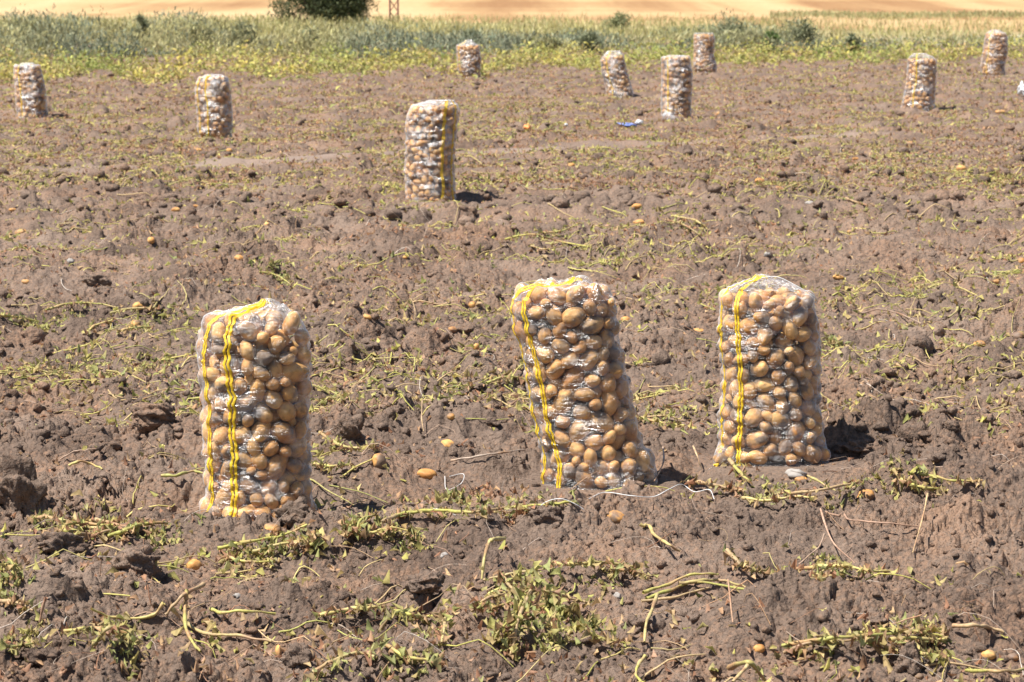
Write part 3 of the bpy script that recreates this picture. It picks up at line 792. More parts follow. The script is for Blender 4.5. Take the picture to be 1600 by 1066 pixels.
# loose potatoes on the soil: px, py centre, half width px, half height px, buried 0..1
LOOSE = [
 (592,721,10,12,.2,'whole tan potato standing on the soil right of the wide front sack'),
 (667,737,14,8,.6,'half buried pale potato right of the wide front sack'),
 (700,691,11,7,.6,'dusty half buried potato above the long pale root in mid foreground'),
 (704,652,6,5,.2,'little yellow potato lying between the front sack and the leaning sack'),
 (426,826,13,9,.2,'yellow potato lying under the twine at the foot of the wide front sack'),
 (303,881,11,10,.5,'dusty potato in the soil below the left corner of the wide front sack'),
 (435,1014,5,11,.6,'narrow pale potato showing upright in the soil near the bottom edge'),
 (484,1025,8,8,.1,'round yellow green potato berry near the bottom edge'),
 (1544,1022,11,8,.3,'yellow potato in the bottom right corner, beside a smaller one'),
 (1584,1025,9,6,.4,'small yellow potato touching the right edge near the bottom corner'),
 (1186,1013,9,7,.4,'pinkish potato half hidden left of the stems at bottom right'),
 (1435,1056,8,5,.5,'small pale potato poking out at the bottom edge'),
 (1353,771,13,9,.5,'pale peach potato in the soil right of the upright sack'),
 (963,803,14,10,.6,'chipped pale potato in the soil in front of the leaning sack'),
 (1252,749,9,5,.6,'flat pale potato half buried in front of the upright sack'),
 (216,479,9,7,.3,'tan potato on the yellow stems left of the wide front sack, the upper of two'),
 (212,504,8,7,.2,'yellow potato on the stems left of the wide front sack, the lower of two'),
 (708,515,8,5,.2,'orange tan potato left of the leaning sack, beside a smaller one'),
 (744,543,5,7,.2,'small orange tan potato left of the leaning sack, lower of a pair'),
 (738,474,6,6,.4,'small tan potato up against a dark clod left of the leaning sack'),
 (574,495,7,4,.5,'half buried tan potato above the gap between the front sacks'),
 (633,401,4,3,.3,'tiny yellow potato in mid field below the lone sack'),
 (979,498,9,6,.3,'orange potato touching the right side of the leaning sack'),
 (996,461,7,5,.3,'yellow potato up and right of the leaning sack'),
 (998,346,9,5,.3,'yellow tan potato in mid field on dry haulm'),
 (995,322,8,5,.4,'tan potato in mid field just behind another one'),
 (1310,434,9,4,.2,'flat bright yellow potato above and right of the upright sack'),
 (1092,515,9,4,.5,'tan potato half buried left of the upright sack'),
 (1530,534,10,6,.5,'broad dusty potato in the soil near the right edge'),
 (1590,520,12,8,.6,'large dusty potato cut by the right edge'),
 (1596,406,6,6,.3,'bright yellow potato cut by the right edge of the field'),
 (1557,440,6,4,.4,'tan potato on dry leaves near the right edge'),
 (1423,223,8,4,.3,'orange tan potato in the far right part of the field'),
 (1337,248,5,3,.3,'small yellow potato in the far right part of the field'),
 (1318,234,3,3,.3,'tiny orange potato in the far right part of the field'),
 (1503,262,11,7,.3,'large yellow tan potato on reddish dry leaves at far right'),
 (1188,281,9,5,.3,'pale orange potato on dry leaves right of the middle'),
 (1215,294,8,6,.5,'dusty potato lying just below the pale orange one'),
 (1328,361,5,3,.3,'small tan potato in mid field at right'),
 (1122,176,5,4,.3,'pinkish orange potato right of the tall distant sack'),
 (1563,174,8,3,.3,'yellow potato at far right near the dark hole'),
 (891,257,8,4,.4,'dusty tan potato just below the wheel track'),
 (417,350,4,4,.2,'little bright yellow potato in the left mid field'),
 (306,322,5,3,.3,'tiny tan potato in the left mid field, right of a paler one'),
 (236,374,6,6,.4,'pinkish potato in dry leaves in the left mid field'),
 (274,326,7,5,.4,'pale pink potato in the left mid field'),
 (374,402,8,6,.4,'round dusty potato in the left mid field'),
 (32,360,9,5,.4,'broad tan potato near the left edge beside a dark clod'),
 (19,328,6,3,.3,'yellow potato touching the left edge of the mid field'),
 (40,439,7,4,.5,'pink tan potato half buried near the left edge'),
 (311,234,5,3,.2,'small orange potato at the foot of the distant two-striped sack'),
 (358,234,5,4,.2,'small yellow potato right below the distant two-striped sack'),
]
results = []
for s in SACKS:
    near = s['key'] in 'abc'
    results.append(build_sack(s, near or s['key'] == 'd'))
per = (300-len(LOOSE))//3
for r_ in results:
    s = r_['s']; P, Rm, ax, cnt = r_['P'], r_['R'], r_['ax'], r_['cnt']
    if s['key'] in 'abc':
        order = np.argsort(-cnt); sel = order[:per]; oth = order[per:]
        lab, grp = POT_GROUP[s['key']]
        for i in sel: place_potato(P[i], Rm[i], ax[i], int(i), lab, grp)
        add_rest(P[oth], Rm[oth], ax[oth], 3, s['seed'])
    else:
        add_rest(P, Rm, ax, 3 if s['key'] == 'd' else 2, s['seed'])
    print('sack', s['key'], 'potatoes', len(P), 'z', round(float(s['zt']), 3), 'w', round(float(s['w'].max()), 3), 'Y', round(float(s['Y']), 2))
o = rest.build('potatoes', m_pot)
tag(o, 'tan potatoes filling the clear sacks across the field', 'potatoes', kind='stuff')

rg = np.random.default_rng(99)
for k, (px, py, wx, hy, bur, lab) in enumerate(LOOSE):
    p = ground_at(px, py+hy*.7); sc_ = p[1]/F_PX
    if py < 600: wx, hy, bur = wx*.9, hy*.85, bur+.12
    ax = np.array([wx, (wx+hy)/2, hy])*sc_*1.12
    p = p+np.array([0, ax[1]*.3, ax[2]*(.60-1.0*bur)])
    a = rg.normal(0, .3); b = rg.normal(0, .2)
    Rm = np.array(Matrix.Rotation(a, 3, 'Z') @ Matrix.Rotation(b, 3, 'Y'))
    place_potato(p, Rm, ax, k, lab, 'loose potatoes lying on the soil')

# ------------------------------------------------------------------ strings
def smooth_path(P, k=10):
    P = np.asarray(P, float); out = []
    Q = np.concatenate([[2*P[0]-P[1]], P, [2*P[-1]-P[-2]]])
    for i in range(1, len(Q)-2):
        t = np.linspace(0, 1, k, endpoint=False)[:, None]
        a, b, c, d = Q[i-1], Q[i], Q[i+1], Q[i+2]
        out.append(.5*((2*b)+(c-a)*t+(2*a-5*b+4*c-d)*t*t+(-a+3*b-3*c+d)*t**3))
    out.append(P[-1:]); return np.concatenate(out)
def cord(name, pts, r, m, parent=None, loc=None, sides=6):
    p = smooth_path(pts)
    V, F, c = tubes(p[None], np.full((1, len(p)), r), np.ones((1, 3)), sides)
    return mesh_np(name, V, F, m, parent, loc=loc)
def sack_pts(r_, pix, dy):
    """points a little in front of a sack's middle plane, in the sack's own space"""
    org = np.array([r_['s']['X'], r_['s']['Y'], 0])
    return [at_y(px, py, r_['s']['Y']+d_)-org for (px, py), d_ in zip(pix, dy)]
RA, RB, RC = results[0], results[1], results[2]
cord('drawstring', sack_pts(RA, [(308,812),(335,816),(372,815),(410,824),(440,826),(455,808),(478,806),(492,818),(508,824)], [-.10,-.15,-.17,-.175,-.18,-.18,-.17,-.16,-.15]), .0016, m_string, RA['root'])
cord('drawstring', sack_pts(RC, [(1190,434),(1215,433),(1245,447),(1272,463),(1276,472),(1262,470),(1240,462)], [-.02,-.03,-.04,-.03,.0,.0,0]), .0014, m_string, RC['root'])
cord('drawstring', sack_pts(RC, [(1262,468),(1278,500),(1281,540),(1282,580)], [-.0,.0,.0,.01]), .0012, m_string, RC['root'])
cord('drawstring', sack_pts(RB, [(897,440),(902,432),(912,431),(922,436),(930,446)], [-.02,-.03,-.03,-.02,0]), .0012, m_string, RB['root'])
for r_, px, py in ((RA, 416, 474), (RB, 903, 437), (RC, 1192, 433)):   # yellow tape gathered at the neck
    pts = sack_pts(r_, [(px-14, py+9), (px-8, py+4), (px, py+1), (px+7, py+3)], [-.03, -.02, -.01, .0])
    p = smooth_path(pts); nn = len(p)
    side = np.array([0, .75, .35]); wv = np.linspace(.010, .006, nn)[:, None]
    rows = np.stack([p-side*wv, p-side*wv*.3+np.array([0, 0, .003]), p+side*wv*.3, p+side*wv+np.array([0, 0, .002])], 1)+np.array([0, 0, .003])
    mesh_np('neck_tie', rows.reshape(-1, 3), grid_faces(nn, 4), m_yel, r_['root'])
# tied corner of the upright sack
org = np.array([RC['s']['X'], RC['s']['Y'], 0])
a = at_y(1138, 706, RC['s']['Y']-.09)-org; b = at_y(1110, 738, RC['s']['Y']-.12)-org
k = 14; t = np.linspace(0, 1, k); path = a[None]*(1-t[:, None])+b[None]*t[:, None]
rad = np.interp(t, [0, .25, .55, .72, .8, 1], [.026, .030, .020, .006, .008, .013])
V, F, c = tubes(path[None], rad[None], np.ones((1, 3)), 28)
ang = np.tile(np.arange(28), k)/28*6.28
ctr = np.repeat(path, 28, 0); V = ctr+(V-ctr)*(1+.16*np.sin(ang*6+np.repeat(t, 28)*3))[:, None]
mesh_np('tied_corner', V, F, m_film, RC['root'], uv=np.stack([ang*.03, np.repeat(t, 28)*.06], -1))
q = cord('corner_tie', [path[9]+np.array([-.008, -.008, .004]), path[9]+np.array([.006, -.012, .006]), path[11]+np.array([0, -.006, 0]), path[13]+np.array([-.004, -.008, 0])], .0038, m_yel, RC['root'])
place_potato(org+a*.62+b*.38+np.array([0, .002, 0]), np.eye(3), np.array([.026, .02, .022]), 4, 'tan potato caught in the tied bottom corner of the upright sack', None)

# ------------------------------------------------------------------ single vines, stems and plants lying where the photograph shows them
def vine(label, stems, rad_px=3.2, leaf=None, col=None, kind='haulm', lift=.017, cat='plant stem', arch=0):
    """stems: list of pixel polylines, each may carry a lift list as (px,py,lift_cm)"""
    rg = np.random.default_rng(abs(hash_str(label)) % 100000)
    p0 = ground_at(*stems[0][0][:2]); loc = (float(p0[0]), float(p0[1]), float(p0[2]))
    parts = []; paths_ = []
    for st_ in stems:
        pts = []
        for q in st_:
            l = lift+(q[2]*.01 if len(q) > 2 else 0)
            pts.append(ground_at(q[0], q[1], l))
        p = smooth_path(pts, 7)
        zz = hf(p[:, 0], p[:, 1])+.0015; p[:, 2] = np.maximum(p[:, 2], zz)
        p[:, 2] += noise(np.arange(len(p))*.35, np.full(len(p), rg.random()*50), 3)*.003
        r0 = rad_px*p[0, 1]/F_PX*rg.uniform(.75, 1.0)
        rr = r0*np.linspace(1.1, .6, len(p))*(1+.18*np.sin(np.arange(len(p))*.9+rg.random()*6))
        c0 = mixcol(rg, 1, col or GREEN, .08)
        V, F, c = tubes(p[None], rr[None], c0, 6)
        # brown towards the ends of old stems
        tt_ = np.repeat(np.linspace(0, 1, len(p)), 6)[:, None]; brn = np.array(rg.choice(len(DRY))); brn = np.array(DRY[int(brn)])
        mixn = np.clip(noise(tt_[:, 0]*4, tt_[:, 0]*0+rg.random()*9, 5)*1.8, 0, .75)[:, None]
        c = c*(1-mixn)+brn*mixn
        parts.append((V, F, c)); paths_.append(p)
    if leaf or len(parts) > 1:
        root = empty('potato_vine', loc)
        for V, F, c in parts: mesh_np('stem', V, F, m_stem, root, c, loc=loc)
    if leaf:
        lb = Bag()
        for p in paths_:
            n = int(len(p)*2.2); q = p[rg.integers(0, len(p), n)]+rg.normal(0, 1, (n, 3))*np.array([.012, .014, .003])
            L = rg.uniform(.008, .024, n)
            lb.add(leaves(q, L, L*rg.uniform(.4, .9, n), rg.uniform(0, 6.28, n), rg.normal(.0, .5, n), rg.normal(0, .6, n), rg.uniform(.8, 2.4, n)*np.sign(rg.normal(0, 1, n)), mixcol(rg, n, GLEAF+DRY), rg))
        for (px, py, n, sx_, sy_, sz, up) in leaf:
            n = int(n*1.4); sz *= .55
            c0 = ground_at(px, py)
            sc_ = c0[1]/F_PX
            X = c0[0]+rg.normal(0, sx_*sc_, n); Y = c0[1]+rg.normal(0, sy_*sc_*2.6, n)
            Z = hf(X, Y)+rg.uniform(.0, 1, n)**1.8*up*.6
            L = rg.uniform(.6, 1.4, n)*sz*sc_
            lb.add(leaves(np.stack([X, Y, Z], -1), L, L*rg.uniform(.55, 1.0, n), rg.uniform(0, 6.28, n), rg.normal(-.05, .4, n), rg.normal(0, .45, n), rg.uniform(.8, 2.3, n)*np.sign(rg.normal(0, 1, n)), mixcol(rg, n, GLEAF+[(.42,.30,.14)] if kind == 'haulm' else DRY), rg))
        lb.build('foliage', m_leaf, root, loc=loc)
    if leaf or len(parts) > 1:
        tag(root, label, 'plant', 'single potato vines lying on the soil')
        return root
    V, F, c = parts[0]; o = mesh_np('fallen_stalk', V, F, m_stem, None, c, loc=loc)
    tag(o, label, cat, 'single potato stems lying on the soil')
    return o
def hash_str(s_):
    h_ = 7
    for ch in s_: h_ = (h_*131+ord(ch)) % 1000003
    return h_

vine('tall bent green stem propped up like a tripod at the bottom left', [[(292,925,6),(289,955,4),(291,985,2),(302,1005,0),(313,1018,0)], [(318,914,5),(290,928,6),(270,948,3),(258,962,1)], [(256,945,3),(235,968,0),(180,966,0),(143,957,0)], [(268,950,3),(290,975,0),(320,990,0),(370,995,0),(424,1003,0)]], 3.6)
vine('wilted vine with two thick stems and leaves in the bottom left corner', [[(101,994,1),(130,984,2),(165,974,2)], [(147,1012,0),(175,1005,2),(222,1003,1)]], 4.2, [(180,985,60,20,10,22,.05),(195,1015,50,18,10,18,.03)])
vine('single green stem right of the tripod of stems', [[(330,951,0),(345,958,1),(380,955,1),(430,959,0)]], 3.4)
vine('long green stems in a flat loop left of the wide front sack', [[(55,808,0),(90,812,1),(130,824,1),(175,826,1),(205,817,1)], [(170,838,0),(200,828,1),(228,819,1),(262,818,0)], [(108,838,0),(100,822,1),(125,818,2),(165,822,2),(200,815,1)], [(150,812,1),(180,820,1),(210,828,0)], [(108,834,0),(145,836,1),(172,830,1)]], 3.6, [(75,825,40,20,8,16,.03),(250,845,70,30,9,16,.03),(160,800,25,15,5,14,.02)])
vine('tangle of green stems on the soil below the wide front sack', [[(395,862,0),(430,852,1),(470,848,1),(500,838,1)], [(355,870,0),(380,878,1),(430,878,0)], [(340,858,0),(390,846,1),(440,838,0),(480,820,1)], [(492,832,3),(488,845,1),(496,858,0)]], 3.2, [(440,860,70,30,8,14,.03),(370,865,30,20,6,14,.02)])
vine('green stem with yellow leaves right of the shade of the wide front sack', [[(545,830,4),(548,818,5),(546,842,1),(552,838,0)], [(550,840,0),(580,835,1),(610,828,1),(650,835,0)], [(556,836,2),(565,812,3),(590,804,1)]], 2.8, [(610,832,60,28,7,16,.03),(655,852,25,14,5,14,.02)])
vine('long pale green stem crossing the soil between the two front sacks', [[(596,818,0),(625,806,1),(650,800,1),(690,798,2),(740,802,1),(790,795,1),(840,791,1),(900,788,0)]], 4.0, [(720,782,70,30,8,16,.03),(790,790,60,40,7,14,.03),(680,800,25,20,5,13,.02)])
vine('reddish dry leaves heaped on the long pale stem before the leaning sack', [[(760,800,0),(800,803,0),(850,800,0)]], 1.5, [(770,778,80,28,8,13,.03),(650,790,40,20,6,13,.02),(810,802,50,30,4,12,.01)], DRY, 'dry')
vine('wilted bushy potato plant with drooping leaves at the bottom middle', [[(782,900,8),(800,918,7),(830,925,6),(860,930,5),(890,935,3),(920,942,1)], [(832,940,5),(855,955,5),(862,975,3),(865,990,2)], [(740,952,1),(760,940,3),(790,928,4)], [(735,948,1),(770,950,2),(800,940,4)], [(830,930,6),(812,970,3),(802,1010,1),(798,1022,0)], [(820,930,6),(805,965,4),(775,995,2)], [(920,990,2),(950,1000,1),(985,1006,0)]], 3.4,
     [(820,935,90,30,8,24,.11),(800,985,70,16,5,30,.08),(870,970,90,20,7,28,.08),(905,985,50,24,5,24,.04),(865,1010,25,14,4,24,.03),(778,1000,25,9,4,26,.04)])
vine('long yellow green stem with a rise left of the wilted bushy plant', [[(617,955,0),(640,962,1),(665,966,0),(690,966,1)], [(700,948,4),(696,965,2),(694,985,1),(690,1005,0)], [(500,962,0),(535,955,1),(575,950,1),(598,952,0)]], 3.8, [(680,990,30,14,7,16,.03)])
vine('thick bent brown green stem standing up from bare soil at the lower middle', [[(788,843,4),(772,846,5),(764,850,5),(757,872,2),(753,905,0)]], 4.2)
vine('thin yellow stem arching above the wilted bushy plant', [[(755,908,0),(800,898,1),(840,891,1),(866,890,0)]], 2.4)
vine('pair of green stems right of and above the wilted bushy plant', [[(865,880,0),(890,883,1),(930,880,2),(975,884,1),(998,887,0)], [(955,893,0),(985,896,1),(1015,900,0)]], 3.2, [(940,905,30,25,8,14,.02)])
vine('fan of long green stems at the right of the lower middle', [[(1005,925,0),(1040,915,1),(1075,902,1),(1110,896,1),(1122,899,0)], [(1010,938,0),(1050,922,1),(1090,910,1),(1168,922,0)], [(1060,915,0),(1100,908,1),(1130,908,1),(1166,920,0)], [(1002,940,0),(1060,932,0),(1108,920,0)]], 3.2)
vine('upright curved green stem between the wilted plant and the right stems', [[(1027,930,4),(1020,950,3),(1010,975,1),(1007,1003,0)]], 4.0)
vine('curled green stem at the bottom edge right of the middle', [[(1008,1028,2),(996,1042,1),(994,1056,0),(1008,1070,0)]], 4.0)
vine('green stem half buried in a pit below the upright sack', [[(1000,820,0),(1020,838,0),(1040,850,1),(1062,862,0)]], 3.4)
vine('long pale green stem along the soil in front of the upright sack', [[(1075,753,0),(1100,756,1),(1130,762,1),(1160,770,0)], [(1140,720,2),(1155,738,2),(1172,753,0)], [(1160,780,0),(1200,782,1),(1240,778,1),(1275,780,0)], [(1215,772,0),(1260,770,1),(1320,762,1),(1345,756,0)]], 3.4, [(1215,772,50,40,7,14,.02),(1310,778,30,20,6,14,.02)])
vine('green stems lying in the soil at right of the upright sack', [[(1420,741,0),(1450,745,1),(1490,752,1),(1535,751,0)], [(1415,755,0),(1440,762,1),(1468,766,0)], [(1395,740,2),(1412,755,1),(1435,765,0)]], 3.6, [(1390,750,40,22,8,14,.03)])
vine('raised dark green twig before the upright sack', [[(1262,745,3),(1285,758,2),(1306,774,0)]], 2.4)
vine('cluster of yellow green stems right of the lower middle soil', [[(1232,890,0),(1260,888,1),(1310,884,2),(1350,892,1),(1392,894,0)], [(1236,905,0),(1270,908,1),(1300,902,1),(1320,890,0)], [(1240,902,0),(1275,900,1),(1300,886,1)], [(1136,862,2),(1160,885,1),(1195,895,0),(1210,898,0)]], 3.6, [(1290,875,30,22,8,16,.03)])
vine('thick bundle of green stems in the bottom right quarter', [[(1222,1013,0),(1270,1002,2),(1320,995,3),(1400,990,2),(1470,985,0)], [(1335,998,2),(1370,1005,2),(1400,1020,0)], [(1340,992,3),(1390,985,3),(1440,990,1),(1475,1000,0)], [(1225,1022,0),(1260,1006,2),(1330,1002,1)], [(1425,1022,0),(1450,1024,1),(1470,1022,0)], [(1390,1000,2),(1430,998,2),(1478,1000,0)]], 3.8, [(1430,985,70,25,7,18,.03),(1280,1020,30,14,8,16,.03)])
vine('green stem leading off toward the right edge above the yellow potatoes', [[(1490,980,0),(1520,981,2),(1545,982,2),(1568,988,0)]], 4.0)
vine('bright green stem in the bottom right corner under the yellow potatoes', [[(1510,1050,0),(1545,1053,1),(1580,1052,1),(1615,1045,0)]], 3.6)
vine('snapped bright green stems at the bottom edge', [[(1140,1045,1),(1170,1050,3),(1195,1062,1)], [(1168,1052,3),(1145,1068,0)]], 4.6)
vine('green stem entering the bottom edge at left of the middle', [[(490,1050,0),(520,1035,1),(560,1025,1),(590,1030,0)], [(600,1018,0),(640,1028,1),(690,1035,0)]], 4.0, [(650,1040,50,22,7,18,.03),(500,1060,30,16,5,16,.02)])
vine('yellow green weed standing at the bottom left edge', [[(0,893,0),(15,900,2),(30,912,1)]], 3, [(15,905,60,14,7,18,.06)])
vine('low yellow leaves and stem touching the left edge near the bottom', [[(0,1008,0),(25,1012,1),(60,1005,1)], [(0,944,0),(30,943,1),(52,955,0)]], 3.4, [(40,1000,50,20,7,18,.05)])
vine('short green stem right of the wide front sack, under the whole potato', [[(500,676,0),(530,695,1),(560,702,1),(590,698,0)], [(490,724,0),(520,728,1),(545,727,0)]], 2.8, [(520,700,30,14,6,12,.02)])
vine('yellow stem running into the left side of the wide front sack', [[(252,745,0),(275,744,1),(300,737,1),(318,740,0)]], 3.0)
vine('small arched green stem over a dark gap left of the wide front sack', [[(108,733,0),(125,727,2),(145,728,3),(160,738,1)]], 3.0)
vine('long yellow stems lying left of the wide front sack at its top', [[(70,485,0),(110,478,1),(150,476,1),(185,482,0)], [(172,492,0),(200,484,1),(240,482,1),(285,478,0)], [(135,520,0),(150,508,1),(175,505,0)], [(183,520,0),(205,515,1),(240,510,0)], [(0,498,0),(30,500,1),(60,503,0)]], 2.3, [(60,512,60,24,7,12,.03),(260,490,50,22,6,10,.02),(110,490,20,14,5,10,.03)])
vine('leafy green sprig lying above the wide front sack', [[(405,425,0),(430,430,2),(455,445,1)]], 1.6, [(432,430,70,18,7,13,.05)])
vine('green stems lying right of the leaning sack at mid height', [[(760,600,0),(790,590,1),(820,592,0)], [(1000,655,0),(1030,660,1),(1070,665,0)]], 2.6, [(780,590,30,20,6,11,.02),(1040,650,50,24,7,11,.03)])
vine('pale green stalk fanned over the mid field, below the lone sack', [[(790,375,0),(830,372,1),(870,378,1),(930,388,0)], [(830,385,0),(850,390,1),(880,385,0)], [(850,365,0),(880,360,1),(905,350,1)]], 2.0, [(850,375,60,28,6,9,.02)])
vine('bright green tuft of stems right of the upright sack', [[(1270,535,2),(1300,540,1)]], 1.6, [(1305,537,50,9,5,13,.05)])
vine('long thin stem with a curl in the right mid field', [[(1345,490,0),(1375,484,1),(1410,492,1),(1440,508,0)]], 1.6, col=PALE)
vine('green crook of stem standing in the right mid field', [[(1492,470,3),(1496,485,2),(1482,497,0)]], 2.6)
vine('spray of green stems in the far middle of the field', [[(1040,345,0),(1070,352,1),(1095,368,0)], [(1050,338,0),(1085,345,1),(1105,360,0)]], 1.8, [(1065,350,40,18,5,9,.02)])
vine('green and yellow haulm in the right mid field', [[(1215,300,0),(1240,290,1),(1262,284,0)], [(1322,310,0),(1350,320,1),(1380,322,0)]], 1.6, [(1245,292,40,22,5,8,.02),(1350,332,40,25,5,8,.02)])
# dry twigs that stand up out of the soil
TW = [('thin pale root arching beside the foot of the leaning sack', [(1036,700,5),(1037,720,4),(1028,742,1),(1022,752,0)], 1.6),
      ('dark bent twig between the leaning sack and the upright sack', [(1083,698,5),(1090,715,4),(1096,735,0)], 1.8),
      ('pale forked root standing right of the wide front sack', [(660,632,4),(659,655,2),(662,675,0)], 1.5),
      ('long thin root lying right of the small yellow potato', [(705,722,0),(750,716,1),(790,708,1),(820,705,0)], 1.8),
      ('slanting dry twig in the lower right soil', [(1288,838,5),(1278,858,3),(1248,884,0)], 1.8),
      ('pale slanting straw at the right of the lower soil', [(1449,795,6),(1440,820,3),(1426,865,0)], 1.6),
      ('long reddish twig lying along the soil at the lower right', [(1290,800,0),(1330,812,1),(1380,820,1),(1440,824,0)], 1.8),
      ('rusty brown dead stalk standing at the lower left', [(72,938,5),(66,955,3),(62,975,0)], 3.0),
      ('thin dark twig upright left of the tripod of stems', [(231,915,4),(234,940,2),(240,958,0)], 1.6),
      ('curled pale twig lying over the big clod at left', [(94,718,1),(115,709,2),(135,704,2),(150,704,0)], 1.6),
      ('dry stalk poking up at the bottom right edge', [(1440,960,4),(1395,975,1),(1370,968,0)], 1.4),
      ('slim pale straw at the bottom right of the field', [(1137,955,5),(1145,975,0)], 1.6),
      ('dry reddish twig fan in the lower right soil', [(1282,800,5),(1300,845,3),(1335,880,0)], 1.8)]
for lab, st_, r_ in TW:
    o = vine(lab, [st_], r_, col=PALE+DRY, cat='twig'); o.name = 'dry_twig'; o['group'] = 'dry twigs on the soil'
# twine loops
def twine(label, pix, r=.0012):
    pts = [ground_at(a, b, .008+c_*.01) for a, b, c_ in pix]; loc = pts[0]
    o = cord('white_twine', pts, r, m_string, None, loc=loc); tag(o, label, 'twine', 'pieces of white twine on the soil')
twine('white twine arched over the clod in front of the leaning sack', [(836,806,0),(846,793,2),(862,783,3),(880,782,3),(900,790,2),(912,797,0)])
twine('white twine along the litter between the two right sacks', [(920,780,0),(945,770,1),(985,775,1),(1020,778,1),(1045,765,2),(1065,757,2),(1085,770,1),(1108,768,2),(1116,780,0)])
twine('white twine over the long pale green stem', [(660,800,1),(680,795,3),(700,802,2),(712,806,1)])
twine('stiff white twine crossing itself right of the whole potato', [(695,745,0),(698,765,1),(720,756,3),(724,742,3),(702,746,3)], .0010)

# ------------------------------------------------------------------ litter of plastic
p = ground_at(983, 199); V, F = ICO[4]; V = lump(V, 77, .7)*np.array([.085, .05, .016])
o = mesh_np('plastic_bag', V, F, m_blue); o.location = p+np.array([0, .02, .022]); o.rotation_euler = (0, .12, -.2); tag(o, 'crumpled bright blue plastic scrap lying in the far field', 'plastic scrap')
p = ground_at(996, 197); V = lump(ICO[3][0], 78, .6)*np.array([.035, .03, .022])
o = mesh_np('plastic_scrap', V, ICO[3][1], m_white); o.location = p+np.array([.02, .03, .03]); tag(o, 'whitish plastic scrap at the end of the blue one', 'plastic scrap')
p = ground_at(823, 204); V = lump(ICO[3][0], 79, .45)*np.array([.034, .03, .03])
o = mesh_np('orange_scrap', V, ICO[3][1], m_orange); o.location = p+np.array([0, .02, .025]); tag(o, 'bright orange scrap lying in the far middle of the field', 'plastic scrap')
p = ground_at(885, 197); V = lump(ICO[3][0], 80, .6)*np.array([.018, .015, .014])
o = mesh_np('paper_scrap', V, ICO[3][1], m_white); o.location = p+np.array([0, .02, .012]); tag(o, 'tiny white scrap between the orange and the blue one', 'paper scrap')
p = ground_at(1045, 189); V = lump(ICO[4][0], 81, .8)*np.array([.08, .05, .045])
o = mesh_np('plastic_wrap', V, ICO[4][1], m_film, uv=V[:, :2]*3); o.location = p+np.array([0, .0, .03]); tag(o, 'clear crumpled plastic at the foot of the tall distant sack', 'plastic scrap')
p = ground_at(1600, 152); V = lump(ICO[4][0], 83, .5)*np.array([.06, .06, .08])
o = mesh_np('plastic_scrap', V, ICO[4][1], m_white); o.location = p+np.array([0, .05, .08]); tag(o, 'white plastic lump cut by the right edge of the far field', 'plastic scrap')
for px, py, w_, h_, lab in [(693,870,6,6,'pale round pebble on bare soil at the lower middle'), (371,938,7,4,'grey pebble right of the tripod of stems'), (111,412,7,5,'white pebble in the left mid field'),
                            (965,935,6,6,'whitish flat stone right of the wilted bushy plant'), (1199,402,5,4,'pale stone above the upright sack'), (1247,745,18,8,'pale broken stone in front of the upright sack'), (1265,318,7,3,'white splinter of stone in the right mid field')]:
    p = ground_at(px, py); k_ = p[1]/F_PX; V = lump(ICO[3][0], px, .3)*np.array([w_, w_*.8, h_])*k_
    o = mesh_np('pebble', V, ICO[3][1], m_stone); o.location = p+np.array([0, w_*k_*.5, h_*k_*.3]); tag(o, lab, 'stone', 'pale stones in the field')

